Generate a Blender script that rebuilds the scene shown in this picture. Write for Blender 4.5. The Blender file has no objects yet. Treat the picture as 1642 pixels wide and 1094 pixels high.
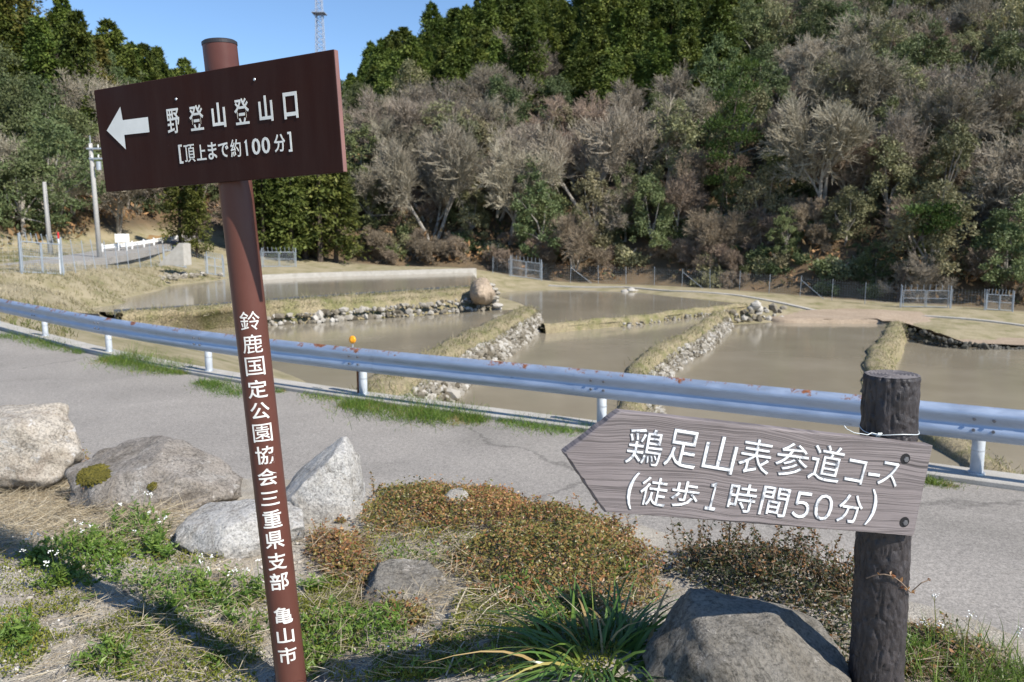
import bpy, math, random
import numpy as np
from mathutils import Vector, Matrix, noise as mnoise

sc = bpy.context.scene
COL = sc.collection
R0 = random.Random(7)
RN = np.random.default_rng(11)
rad = math.radians

# ------------------------------------------------------------------ camera, sky, sun, exposure
EYE = np.array([0.0, 0.0, 2.55]); PITCH = rad(8.0); FPX = 1277.0; CX, CY = 821.0, 547.0
cam = bpy.data.cameras.new('camera'); camo = bpy.data.objects.new('camera', cam); COL.objects.link(camo)
cam.sensor_width = 36; cam.lens = 28.0; cam.clip_start = 0.05; cam.clip_end = 3000
camo.location = EYE; camo.rotation_euler = (rad(90) - PITCH, 0, 0)
cam.dof.use_dof = True; cam.dof.focus_distance = 2.45; cam.dof.aperture_fstop = 6.0
sc.camera = camo
SUN_EL, SUN_AZ = rad(43), rad(127.5)          # azimuth from +Y towards +X
world = bpy.data.worlds.new('World'); sc.world = world; world.use_nodes = True
wn = world.node_tree; sky = wn.nodes.new('ShaderNodeTexSky'); sky.sky_type = 'NISHITA'; sky.sun_disc = False
sky.sun_elevation = SUN_EL; sky.sun_rotation = SUN_AZ; sky.altitude = 200; sky.air_density = 1.0; sky.dust_density = 0.0; sky.ozone_density = 6.0
bg = wn.nodes['Background']; wn.links.new(sky.outputs[0], bg.inputs[0]); bg.inputs[1].default_value = 0.10
sl = bpy.data.lights.new('sun', 'SUN'); so = bpy.data.objects.new('sun', sl); COL.objects.link(so)
sl.energy = 4.2; sl.angle = rad(0.5); sl.color = (1.0, 0.94, 0.85)
SUND = Vector((math.sin(SUN_AZ) * math.cos(SUN_EL), math.cos(SUN_AZ) * math.cos(SUN_EL), math.sin(SUN_EL)))
so.rotation_euler = SUND.to_track_quat('Z', 'Y').to_euler(); so.location = (5, -5, 12)
vs = sc.view_settings; vs.view_transform = 'Standard'; vs.look = 'None'; vs.exposure = 0.76; vs.gamma = 1.0
try:
    sc.cycles.max_bounces = 5; sc.cycles.diffuse_bounces = 2; sc.cycles.glossy_bounces = 2; sc.cycles.transmission_bounces = 2
    sc.cycles.use_denoising = True
except Exception: pass

# ------------------------------------------------------------------ picture <-> place
AX_R = np.array([1.0, 0, 0]); AX_F = np.array([0, math.cos(PITCH), -math.sin(PITCH)]); AX_U = np.array([0, math.sin(PITCH), math.cos(PITCH)])
def ray(u, v):
    return AX_F + AX_R * (u - CX) / FPX - AX_U * (v - CY) / FPX
def at(u, v, z):
    d = ray(u, v); t = (z - EYE[2]) / d[2]; return EYE + d * t
def at_y(u, v, y):
    d = ray(u, v); return EYE + d * (y / d[1])
def at_d(u, v, dep):
    return EYE + ray(u, v) * dep
def proj(P):
    d = np.asarray(P, float) - EYE; q = d @ AX_F
    return CX + FPX * (d @ AX_R) / q, CY - FPX * (d @ AX_U) / q
def sst(a, b, x):
    t = np.clip((x - a) / (b - a), 0, 1); return t * t * (3 - 2 * t)
def vnoise(x, y, s=0):
    x = np.asarray(x, float); y = np.asarray(y, float)
    xi = np.floor(x).astype(np.int64); yi = np.floor(y).astype(np.int64); xf = x - xi; yf = y - yi
    def h(a, b):
        n = (a * 374761393 + b * 668265263 + s * 974634777) & 0xFFFFFFFF
        n = ((n ^ (n >> 13)) * 1274126177) & 0xFFFFFFFF
        return ((n ^ (n >> 16)) & 0xFFFF) / 65535.0
    u = xf * xf * (3 - 2 * xf); w = yf * yf * (3 - 2 * yf)
    return (h(xi, yi) * (1 - u) + h(xi + 1, yi) * u) * (1 - w) + (h(xi, yi + 1) * (1 - u) + h(xi + 1, yi + 1) * u) * w - 0.5
def fbm(x, y, s=0, o=4):
    r = 0; a = 1.0
    for k in range(o):
        r = r + a * vnoise(x * 2 ** k, y * 2 ** k, s + k); a *= 0.5
    return r
def inpoly(px, py, poly):
    px = np.asarray(px); py = np.asarray(py); c = np.zeros(px.shape, bool); n = len(poly)
    for i in range(n):
        x1, y1 = poly[i][0], poly[i][1]; x2, y2 = poly[(i + 1) % n][0], poly[(i + 1) % n][1]
        if y1 == y2: continue
        c ^= ((y1 > py) != (y2 > py)) & (px < (x2 - x1) * (py - y1) / (y2 - y1) + x1)
    return c
def polydist(px, py, line):
    """distance to a polyline and side (+ = left of its direction)"""
    best = np.full(np.shape(px), 1e9); side = np.zeros(np.shape(px))
    for (a, b) in zip(line[:-1], line[1:]):
        ax, ay = a[0], a[1]; dx, dy = b[0] - ax, b[1] - ay; L2 = dx * dx + dy * dy
        t = np.clip(((px - ax) * dx + (py - ay) * dy) / L2, 0, 1)
        ex, ey = px - ax - t * dx, py - ay - t * dy; dd = np.hypot(ex, ey); cr = dx * (py - ay) - dy * (px - ax)
        m = dd < best - 1e-9; best = np.where(m, dd, best); side = np.where(m, np.sign(cr), side)
    return best, side

# ------------------------------------------------------------------ meshes
class MB:
    """collects vertices, quads and triangles of ONE mesh"""
    def __init__(s): s.V = []; s.Q = []; s.T = []; s.A = []; s.n = 0; s.N = []; s.MQ = []; s.MT = []
    def add(s, V, Q=None, T=None, a=0.5, m=0):
        V = np.asarray(V, float).reshape(-1, 3)
        if Q is not None and len(Q):
            s.Q.append(np.asarray(Q, np.int64).reshape(-1, 4) + s.n); s.MQ.append(np.full(len(s.Q[-1]), m))
        if T is not None and len(T):
            s.T.append(np.asarray(T, np.int64).reshape(-1, 3) + s.n); s.MT.append(np.full(len(s.T[-1]), m))
        s.V.append(V); s.A.append(np.broadcast_to(np.asarray(a, float), (len(V),)).copy()); s.n += len(V)
    def poly(s, pts, m=0):       # convex or gentle ngon as a fan
        pts = np.asarray(pts, float); n = len(pts); s.add(pts, None, [(0, i, i + 1) for i in range(1, n - 1)], m=m)
    def box(s, c, size, M=None, bev=0.0, m=0):
        x, y, z = [d / 2 for d in size]
        if bev > 0:
            b = bev; P = []
            for sx in (-1, 1):
                for sy in (-1, 1):
                    for sz in (-1, 1):
                        P += [(sx * (x - b), sy * (y - b), sz * z), (sx * (x - b), sy * y, sz * (z - b)), (sx * x, sy * (y - b), sz * (z - b))]
            P = np.array(P); I = lambda a, b_, c_, k: (((a + 1) // 2) * 4 + ((b_ + 1) // 2) * 2 + (c_ + 1) // 2) * 3 + k
            Q = []; T = []
            for sg in (-1, 1):
                Q += [[I(-1, -1, sg, 0), I(1, -1, sg, 0), I(1, 1, sg, 0), I(-1, 1, sg, 0)][::sg], [I(-1, sg, -1, 1), I(1, sg, -1, 1), I(1, sg, 1, 1), I(-1, sg, 1, 1)][::-sg], [I(sg, -1, -1, 2), I(sg, 1, -1, 2), I(sg, 1, 1, 2), I(sg, -1, 1, 2)][::sg]]
            for a in (-1, 1):
                for b_ in (-1, 1):
                    Q += [[I(a, b_, -1, 1), I(a, b_, 1, 1), I(a, b_, 1, 2), I(a, b_, -1, 2)], [I(a, -1, b_, 0), I(a, 1, b_, 0), I(a, 1, b_, 2), I(a, -1, b_, 2)], [I(-1, a, b_, 0), I(1, a, b_, 0), I(1, a, b_, 1), I(-1, a, b_, 1)]]
                    for c_ in (-1, 1): T.append([I(a, b_, c_, 0), I(a, b_, c_, 1), I(a, b_, c_, 2)])
        else:
            P = np.array([(sx * x, sy * y, sz * z) for sx in (-1, 1) for sy in (-1, 1) for sz in (-1, 1)])
            Q = [(0, 1, 3, 2), (4, 6, 7, 5), (0, 4, 5, 1), (2, 3, 7, 6), (0, 2, 6, 4), (1, 5, 7, 3)]; T = None
        if M is not None: P = P @ np.asarray(M).T
        s.add(P + np.asarray(c, float), Q, T, m=m)
    def tube(s, path, radii, n=8, cap=True, a=0.5, m=0):
        P = np.asarray(path, float); k = len(P); radii = np.broadcast_to(np.asarray(radii, float), (k,))
        T = np.gradient(P, axis=0); T /= np.linalg.norm(T, axis=1)[:, None] + 1e-12
        ref = np.array([0, 0, 1.0]) if abs(T[0][2]) < 0.9 else np.array([1.0, 0, 0])
        V = []; th = np.arange(n) * 2 * math.pi / n; X = None
        for i in range(k):
            X = np.cross(T[i], ref) if X is None else X - T[i] * (X @ T[i])
            X = X / (np.linalg.norm(X) + 1e-12); Y = np.cross(T[i], X)
            V.append(P[i] + radii[i] * (np.cos(th)[:, None] * X + np.sin(th)[:, None] * Y))
        V = np.concatenate(V); Q = [(i * n + j, i * n + (j + 1) % n, (i + 1) * n + (j + 1) % n, (i + 1) * n + j) for i in range(k - 1) for j in range(n)]
        Tt = []
        if cap:
            V = np.concatenate([V, P[:1], P[-1:]]); b = k * n
            Tt = [(b, (j + 1) % n, j) for j in range(n)] + [(b + 1, (k - 1) * n + j, (k - 1) * n + (j + 1) % n) for j in range(n)]
        s.add(V, Q, Tt, a=a, m=m)
    def prisms(s, A, B, ra, rb, n=3, a=0.5):
        A = np.asarray(A, float); B = np.asarray(B, float); N = len(A)
        if N == 0: return
        D = B - A; D /= np.linalg.norm(D, axis=1)[:, None] + 1e-9
        X = np.cross(D, np.array([0.31, 0.2, 0.93])); X /= np.linalg.norm(X, axis=1)[:, None] + 1e-9; Y = np.cross(D, X)
        th = np.arange(n) * 2 * math.pi / n
        ring = np.cos(th)[None, :, None] * X[:, None, :] + np.sin(th)[None, :, None] * Y[:, None, :]
        ra = np.broadcast_to(ra, (N,)); rb = np.broadcast_to(rb, (N,))
        V = np.concatenate([A[:, None] + ring * ra[:, None, None], B[:, None] + ring * rb[:, None, None]], 1).reshape(-1, 3)
        base = (np.arange(N) * 2 * n)[:, None, None]; q = np.array([(j, (j + 1) % n, n + (j + 1) % n, n + j) for j in range(n)])[None]
        s.add(V, (base + q).reshape(-1, 4), a=np.repeat(np.broadcast_to(a, (N,)), 2 * n))
    def leaves(s, C, D, Nn, L, W, a=0.5):
        """rhombic leaves: centre of base C, long axis D, face normal Nn"""
        C = np.asarray(C, float); N = len(C); D = D / (np.linalg.norm(D, axis=1)[:, None] + 1e-9)
        X = np.cross(D, Nn); X /= np.linalg.norm(X, axis=1)[:, None] + 1e-9
        L = np.broadcast_to(L, (N,))[:, None]; W = np.broadcast_to(W, (N,))[:, None]
        Z = np.cross(X, D) * L * 0.10
        V = np.stack([C, C + D * L * .48 + X * W * .5 - Z, C + D * L, C + D * L * .48 - X * W * .5 - Z], 1).reshape(-1, 3)
        s.add(V, np.arange(N * 4).reshape(N, 4), a=np.repeat(np.broadcast_to(a, (N,)), 4))
    def blades(s, B, D, L, W, bend, a=0.5, k=4):
        """grass blades: base B, start direction D, length, width, bend vector (added ~t^2)"""
        B = np.asarray(B, float); N = len(B); D = D / (np.linalg.norm(D, axis=1)[:, None] + 1e-9)
        L = np.broadcast_to(L, (N,))[:, None]; W = np.broadcast_to(W, (N,))[:, None]
        X = np.cross(D, RN.normal(size=(N, 3)) * .5 + np.array([0, -1, .1])); X /= np.linalg.norm(X, axis=1)[:, None] + 1e-9
        rows = []
        for i in range(k + 1):
            t = i / k; c = B + D * L * t + bend * L * t * t; w = W * (1 - t ** 1.6) * (.6 + .8 * min(t * 3, .5)) + W * .04
            rows += [c - X * w / 2, c + X * w / 2]
        V = np.stack(rows, 1).reshape(-1, 3); q = np.array([(2 * i, 2 * i + 1, 2 * i + 3, 2 * i + 2) for i in range(k)])
        s.add(V, ((np.arange(N) * (2 * k + 2))[:, None, None] + q[None]).reshape(-1, 4), a=np.repeat(np.broadcast_to(a, (N,)), 2 * k + 2))
    def build(s, name, mat, parent=None, smooth=False, link=True):
        V = np.concatenate(s.V) if s.V else np.zeros((0, 3)); me = bpy.data.meshes.new(name)
        Q = np.concatenate(s.Q) if s.Q else np.zeros((0, 4), int); T = np.concatenate(s.T) if s.T else np.zeros((0, 3), int)
        me.vertices.add(len(V)); me.vertices.foreach_set('co', V.ravel())
        idx = np.concatenate([Q.ravel(), T.ravel()]).astype(np.int32); me.loops.add(len(idx)); me.loops.foreach_set('vertex_index', idx)
        st = np.concatenate([np.arange(len(Q)) * 4, len(Q) * 4 + np.arange(len(T)) * 3]).astype(np.int32)
        me.polygons.add(len(st)); me.polygons.foreach_set('loop_start', st)
        mi = np.concatenate((s.MQ if s.MQ else [np.zeros(0)]) + (s.MT if s.MT else [np.zeros(0)])).astype(np.int32)
        for mm in (mat if isinstance(mat, (list, tuple)) else [mat]): me.materials.append(mm)
        me.polygons.foreach_set('material_index', mi)
        me.polygons.foreach_set('use_smooth', np.full(len(st), bool(smooth)))
        at_ = me.attributes.new('rnd', 'FLOAT', 'POINT'); at_.data.foreach_set('value', (np.concatenate(s.A) if s.A else np.zeros(0)).astype(np.float32))
        me.update(calc_edges=True); me.validate()
        o = bpy.data.objects.new(name, me)
        if link: COL.objects.link(o)
        if parent is not None: o.parent = parent
        return o
def tag(o, label, cat, group=None, kind=None):
    if label: o['label'] = label
    if cat: o['category'] = cat
    if group: o['group'] = group
    if kind: o['kind'] = kind
    return o
def thing(name, label, cat, loc=(0, 0, 0), group=None, rot=None):
    o = bpy.data.objects.new(name, None); COL.objects.link(o); o.location = loc; o.empty_display_size = .2
    if rot is not None: o.rotation_euler = rot
    return tag(o, label, cat, group)
def struct(name, mb, mat, smooth=False):
    o = mb.build(name, mat, None, smooth); o['kind'] = 'structure'; return o
ICO = {}
def ico(n):
    if n not in ICO:
        import bmesh
        b = bmesh.new(); bmesh.ops.create_icosphere(b, subdivisions=n, radius=1.0); b.verts.ensure_lookup_table()
        ICO[n] = (np.array([v.co[:] for v in b.verts]), np.array([[v.index for v in f.verts] for f in b.faces])); b.free()
    return ICO[n]
def pebbles(mb, C, S, n=1, a=None, flat=.7, rough=.25):
    """many small stones with their own shapes in one mesh; C centres, S radii"""
    V0, F0 = ico(n); N = len(C); k = len(V0)
    if N == 0: return
    th = RN.uniform(0, 6.28, N); st = RN.uniform(.7, 1.25, (N, 1, 3)); st[:, :, 2] *= flat
    V = V0[None] * (1 + RN.uniform(-rough, rough, (N, k, 1))) * st
    c, s_ = np.cos(th)[:, None], np.sin(th)[:, None]
    V = np.stack([V[..., 0] * c - V[..., 1] * s_, V[..., 0] * s_ + V[..., 1] * c, V[..., 2]], -1)
    V = V * np.asarray(S, float).reshape(-1, 1, 1) + np.asarray(C, float)[:, None]
    a = RN.uniform(0, 1, N) if a is None else a
    mb.add(V.reshape(-1, 3), None, (F0[None] + (np.arange(N) * k)[:, None, None]).reshape(-1, 3), a=np.repeat(a, k))

# ------------------------------------------------------------------ materials
def newmat(name):
    m = bpy.data.materials.new(name); m.use_nodes = True; nt = m.node_tree; return m, nt, nt.nodes['Principled BSDF']
def lin(c):
    return tuple((x / 255 / 12.92 if x / 255 <= .04045 else ((x / 255 + .055) / 1.055) ** 2.4) for x in c) + (1,)
def nd(nt, t, **kw):
    n = nt.nodes.new(t)
    for k, v in kw.items(): setattr(n, k, v)
    return n
def ramp(nt, stops):
    r = nd(nt, 'ShaderNodeValToRGB'); e = r.color_ramp.elements
    while len(e) < len(stops): e.new(.5)
    for el, (p, c) in zip(e, stops): el.position = p; el.color = c if len(c) == 4 else tuple(c) + (1,)
    return r
def noise_tex(nt, scale, detail=6, rough=.55, dist=0, coord='Object', vec=None, sc3=None):
    t = nd(nt, 'ShaderNodeTexNoise'); t.inputs['Scale'].default_value = scale; t.inputs['Detail'].default_value = detail
    t.inputs['Roughness'].default_value = rough; t.inputs['Distortion'].default_value = dist
    if vec is None:
        vec = nd(nt, 'ShaderNodeTexCoord').outputs[coord]
    if sc3:
        mp = nd(nt, 'ShaderNodeMapping'); mp.inputs['Scale'].default_value = sc3; nt.links.new(vec, mp.inputs[0]); vec = mp.outputs[0]
    nt.links.new(vec, t.inputs['Vector']); return t
def mixc(nt, f, a, b, mode='MIX'):
    m = nd(nt, 'ShaderNodeMix', data_type='RGBA', blend_type=mode)
    for sock, v in ((m.inputs[0], f), (m.inputs[6], a), (m.inputs[7], b)):
        if isinstance(v, bpy.types.NodeSocket): nt.links.new(v, sock)
        elif isinstance(v, (int, float)): sock.default_value = v
        else: sock.default_value = v if len(v) == 4 else tuple(v) + (1,)
    return m.outputs[2]
def bump(nt, bs, h, strength=.3, dist=.02, prev=None):
    b = nd(nt, 'ShaderNodeBump'); b.inputs['Strength'].default_value = strength; b.inputs['Distance'].default_value = dist
    nt.links.new(h, b.inputs['Height'])
    if prev: nt.links.new(prev, b.inputs['Normal'])
    nt.links.new(b.outputs[0], bs.inputs['Normal']); return b.outputs[0]
def pmat(name, stops, scale=4, rough=.85, bstr=.3, bdist=.02, bscale=30, metallic=0, spec=.35, detail=7, sc3=None, fine=None):
    """noise between colours + bump; fine = (scale, amount) speckle"""
    m, nt, bs = newmat(name); t = noise_tex(nt, scale, detail, .62, sc3=sc3)
    stops = stops if isinstance(stops[0], tuple) and len(stops[0]) == 2 else [(.3, stops[0]), (.7, stops[1])]
    c = ramp(nt, stops); nt.links.new(t.outputs[0], c.inputs[0]); out = c.outputs[0]
    if fine:
        t2 = noise_tex(nt, fine[0], 3, .7); r2 = ramp(nt, [(.35, (1 - fine[1],) * 3), (.65, (1 + fine[1] * .6,) * 3)]); nt.links.new(t2.outputs[0], r2.inputs[0])
        out = mixc(nt, 1.0, out, r2.outputs[0], 'MULTIPLY')
    nt.links.new(out, bs.inputs['Base Color']); bs.inputs['Roughness'].default_value = rough; bs.inputs['Metallic'].default_value = metallic
    bs.inputs['Specular IOR Level'].default_value = spec
    if bstr: t3 = noise_tex(nt, bscale, 6, .65, sc3=sc3); bump(nt, bs, t3.outputs[0], bstr, bdist)
    return m
def leafmat(name, stops, trans=.25, rough=.55, spec=.3, vary=.25, hv=.02):
    """colour picked per leaf (attribute rnd), a little different for every plant"""
    m, nt, bs = newmat(name); a = nd(nt, 'ShaderNodeAttribute', attribute_name='rnd'); c = ramp(nt, stops); nt.links.new(a.outputs['Fac'], c.inputs[0])
    oi = nd(nt, 'ShaderNodeObjectInfo'); h = nd(nt, 'ShaderNodeHueSaturation'); nt.links.new(c.outputs[0], h.inputs['Color'])
    mr = nd(nt, 'ShaderNodeMapRange'); nt.links.new(oi.outputs['Random'], mr.inputs[0]); mr.inputs[3].default_value = 1 - vary; mr.inputs[4].default_value = 1 + vary; nt.links.new(mr.outputs[0], h.inputs['Value'])
    m2 = nd(nt, 'ShaderNodeMath', operation='MULTIPLY_ADD'); nt.links.new(oi.outputs['Random'], m2.inputs[0]); m2.inputs[1].default_value = 37.0; m2.inputs[2].default_value = 0
    m3 = nd(nt, 'ShaderNodeMath', operation='FRACT'); nt.links.new(m2.outputs[0], m3.inputs[0])
    mr2 = nd(nt, 'ShaderNodeMapRange'); nt.links.new(m3.outputs[0], mr2.inputs[0]); mr2.inputs[3].default_value = .5 - hv; mr2.inputs[4].default_value = .5 + hv; nt.links.new(mr2.outputs[0], h.inputs['Hue'])
    nt.links.new(h.outputs[0], bs.inputs['Base Color']); bs.inputs['Roughness'].default_value = rough; bs.inputs['Specular IOR Level'].default_value = spec
    if trans > 0:
        tr = nd(nt, 'ShaderNodeBsdfTranslucent'); nt.links.new(h.outputs[0], tr.inputs[0]); mx = nd(nt, 'ShaderNodeMixShader'); mx.inputs[0].default_value = trans
        nt.links.new(bs.outputs[0], mx.inputs[1]); nt.links.new(tr.outputs[0], mx.inputs[2]); nt.links.new(mx.outputs[0], nt.nodes['Material Output'].inputs[0])
    return m
def plain(name, col, rough=.5, metallic=0, spec=.4):
    m, nt, bs = newmat(name); t = noise_tex(nt, 9, 5); k = ramp(nt, [(.3, tuple(x * .86 for x in col[:3])), (.7, tuple(min(1, x * 1.1) for x in col[:3]))])
    nt.links.new(t.outputs[0], k.inputs[0]); nt.links.new(k.outputs[0], bs.inputs['Base Color'])
    bs.inputs['Roughness'].default_value = rough; bs.inputs['Metallic'].default_value = metallic; bs.inputs['Specular IOR Level'].default_value = spec; return m

M = {}
def _asphalt():
    m, nt, bs = newmat('asphalt'); tc = nd(nt, 'ShaderNodeTexCoord').outputs['Object']
    big = noise_tex(nt, .55, 6, .62, .4, vec=tc); c = ramp(nt, [(.28, (.215, .20, .178)), (.45, (.262, .243, .218)), (.58, (.285, .264, .236)), (.75, (.325, .30, .268))]); nt.links.new(big.outputs[0], c.inputs[0])
    agg = nd(nt, 'ShaderNodeTexVoronoi'); agg.inputs['Scale'].default_value = 95; nt.links.new(tc, agg.inputs['Vector']); ar = ramp(nt, [(0, (.62,) * 3), (.5, (1,) * 3), (1, (1.32,) * 3)]); sp = nd(nt, 'ShaderNodeSeparateXYZ'); nt.links.new(agg.outputs['Color'], sp.inputs[0]); nt.links.new(sp.outputs[0], ar.inputs[0])
    g2 = noise_tex(nt, 22, 6, .75, vec=tc); gr = ramp(nt, [(.35, (.80,) * 3), (.65, (1.14,) * 3)]); nt.links.new(g2.outputs[0], gr.inputs[0]); o = mixc(nt, .75, mixc(nt, 1, c.outputs[0], gr.outputs[0], 'MULTIPLY'), ar.outputs[0], 'MULTIPLY')
    n = noise_tex(nt, .8, 6, .65, vec=tc); v = nd(nt, 'ShaderNodeTexVoronoi', feature='DISTANCE_TO_EDGE'); v.inputs['Scale'].default_value = .19; nt.links.new(mixc(nt, .55, tc, n.outputs['Color']), v.inputs['Vector'])
    r = ramp(nt, [(0.0, (.62,) * 3), (.0016, (.85,) * 3), (.0034, (1,) * 3)]); nt.links.new(v.outputs['Distance'], r.inputs[0]); o = mixc(nt, 1, o, r.outputs[0], 'MULTIPLY')
    st = noise_tex(nt, 1.7, 8, .8, .8, vec=tc); sr = ramp(nt, [(.60, (1,) * 3), (.70, (.80, .78, .74))]); nt.links.new(st.outputs[0], sr.inputs[0]); nt.links.new(mixc(nt, .9, o, sr.outputs[0], 'MULTIPLY'), bs.inputs['Base Color'])
    bs.inputs['Roughness'].default_value = .92; bs.inputs['Specular IOR Level'].default_value = .25; b1 = bump(nt, bs, ar.outputs[0], .5, .004); bump(nt, bs, g2.outputs[0], .3, .006, b1); return m
M['asphalt'] = _asphalt()
M['concrete'] = pmat('concrete', [(.3, (.34, .32, .28)), (.7, (.46, .44, .40))], 3, .9, .3, .01, 60, fine=(90, .2))
M['bank_soil'] = pmat('bank_soil', [(.28, (.17, .14, .10)), (.42, (.32, .28, .22)), (.6, (.42, .385, .325)), (.8, (.36, .32, .26))], 3.2, .95, .8, .015, 70, fine=(150, .45))
M['dry_grass'] = pmat('dry_grass', [(.25, (.13, .13, .045)), (.42, (.27, .22, .11)), (.6, (.36, .29, .165)), (.8, (.30, .25, .12))], .9, .95, .7, .08, 9, fine=(14, .35))
M['field'] = pmat('field', [(.3, (.305, .235, .165)), (.7, (.385, .305, .225))], .5, .95, .5, .05, 8, fine=(9, .25))
M['forest_floor'] = pmat('forest_floor', [(.3, (.055, .042, .026)), (.5, (.10, .075, .045)), (.75, (.15, .10, .055))], .35, .95, .8, .3, 2.2, fine=(4, .4))
def _ground():
    """dry grass on the flat land, leaf litter where the slope rises"""
    m, nt, bs = newmat('ground'); a = nd(nt, 'ShaderNodeAttribute', attribute_name='rnd')
    g = noise_tex(nt, .8, 8, .65); gc = ramp(nt, [(.25, (.11, .12, .035)), (.42, (.235, .205, .11)), (.6, (.33, .28, .18)), (.8, (.27, .225, .125))]); nt.links.new(g.outputs[0], gc.inputs[0])
    f = noise_tex(nt, .35, 8, .65); fc = ramp(nt, [(.3, (.05, .04, .024)), (.5, (.11, .075, .04)), (.75, (.19, .115, .06))]); nt.links.new(f.outputs[0], fc.inputs[0])
    nt.links.new(mixc(nt, a.outputs['Fac'], gc.outputs[0], fc.outputs[0]), bs.inputs['Base Color']); bs.inputs['Roughness'].default_value = .95
    t3 = noise_tex(nt, 5, 8, .7); bump(nt, bs, t3.outputs[0], .8, .12); return m
M['ground'] = _ground()
def _water():
    m, nt, bs = newmat('muddy_water'); t = noise_tex(nt, .22, 5, .55); c = ramp(nt, [(.3, (.225, .195, .142)), (.55, (.265, .232, .172)), (.75, (.31, .272, .208))])
    nt.links.new(t.outputs[0], c.inputs[0]); nt.links.new(c.outputs[0], bs.inputs['Base Color']); bs.inputs['Roughness'].default_value = .12; bs.inputs['IOR'].default_value = 1.33; bs.inputs['Specular IOR Level'].default_value = .44
    t3 = noise_tex(nt, 2.6, 4, .5); bump(nt, bs, t3.outputs[0], .10, .02); return m
M['water'] = _water()
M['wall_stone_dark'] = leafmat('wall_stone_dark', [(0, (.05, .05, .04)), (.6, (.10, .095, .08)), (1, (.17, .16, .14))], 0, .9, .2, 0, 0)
M['wall_stone'] = leafmat('wall_stone', [(0, (.10, .085, .06)), (.35, (.20, .178, .14)), (.7, (.31, .285, .24)), (1, (.43, .41, .37))], 0, .9, .2, 0, 0)
M['earth'] = pmat('earth', [(.3, (.10, .075, .04)), (.7, (.19, .14, .08))], 2, .95, .6, .06, 8)
M['bank_grass'] = pmat('bank_grass', [(.25, (.11, .13, .035)), (.38, (.20, .185, .085)), (.55, (.30, .25, .155)), (.72, (.27, .22, .13)), (.85, (.15, .155, .05))], .8, .95, .9, .08, 10, fine=(12, .4))
M['black_plastic'] = plain('black_plastic', (.07, .08, .10), .5)
M['pebble'] = leafmat('pebble', [(0, (.13, .12, .11)), (.4, (.30, .27, .23)), (.75, (.45, .42, .37)), (1, (.62, .60, .56))], 0, .9, .2, 0, 0)
def _galv(name, base, rust=True):
    m, nt, bs = newmat(name); t = noise_tex(nt, 3.0, 6, .6, sc3=(1, 1, 5)); c = ramp(nt, [(.3, tuple(x * .8 for x in base)), (.7, base)]); nt.links.new(t.outputs[0], c.inputs[0])
    col = c.outputs[0]; bs.inputs['Roughness'].default_value = .38; met = .6
    r = ramp(nt, [(.35, (.40,) * 3), (.7, (.56,) * 3)]); nt.links.new(t.outputs[0], r.inputs[0]); nt.links.new(r.outputs[0], bs.inputs['Roughness'])
    bs.inputs['Metallic'].default_value = met
    if rust:     # rust follows the chipped top lip (attribute rnd = 1 there)
        a = nd(nt, 'ShaderNodeAttribute', attribute_name='rnd'); n = noise_tex(nt, 2.2, 9, .8); k = nd(nt, 'ShaderNodeMath', operation='MULTIPLY_ADD')
        nt.links.new(a.outputs['Fac'], k.inputs[0]); k.inputs[1].default_value = .32; nt.links.new(n.outputs[0], k.inputs[2])
        f = ramp(nt, [(.835, (0, 0, 0)), (.875, (1, 1, 1))]); nt.links.new(k.outputs[0], f.inputs[0])
        n2 = noise_tex(nt, 30, 4); rc = ramp(nt, [(.35, (.10, .035, .012)), (.65, (.28, .10, .035))]); nt.links.new(n2.outputs[0], rc.inputs[0])
        col = mixc(nt, f.outputs[0], col, rc.outputs[0]); mm = nd(nt, 'ShaderNodeMath', operation='MULTIPLY_ADD'); nt.links.new(f.outputs[0], mm.inputs[0]); mm.inputs[1].default_value = -met; mm.inputs[2].default_value = met
        nt.links.new(mm.outputs[0], bs.inputs['Metallic'])
        n4 = noise_tex(nt, 2.0, 5, .7, sc3=(1, 1, 7)); f4 = ramp(nt, [(.67, (1, 1, 1)), (.72, (.35, .36, .4))]); nt.links.new(n4.outputs[0], f4.inputs[0]); col = mixc(nt, 1, col, f4.outputs[0], 'MULTIPLY')
    nt.links.new(col, bs.inputs['Base Color']); return m
M['galv_rail'] = _galv('galvanised_rail', (.45, .535, .66))
M['galv'] = _galv('galvanised_steel', (.50, .53, .56), False)
M['galv_pale'] = plain('pale_galvanised_paint', (.52, .56, .60), .5, .15)
M['galv_fence'] = plain('fence_steel', (.30, .34, .38), .6, .1)
M['white_paint'] = plain('white_paint', (.80, .80, .78), .5)
M['pole_concrete'] = plain('pole_concrete', (.36, .35, .33), .85)
M['steel_dark'] = plain('steel_dark', (.10, .10, .10), .5, .4)
M['tower_steel'] = plain('tower_steel', (.30, .36, .46), .6)
M['amber'] = plain('amber_reflector', (.95, .36, .015), .25)
M['red_paint'] = plain('red_paint', (.55, .03, .03), .5)
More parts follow.
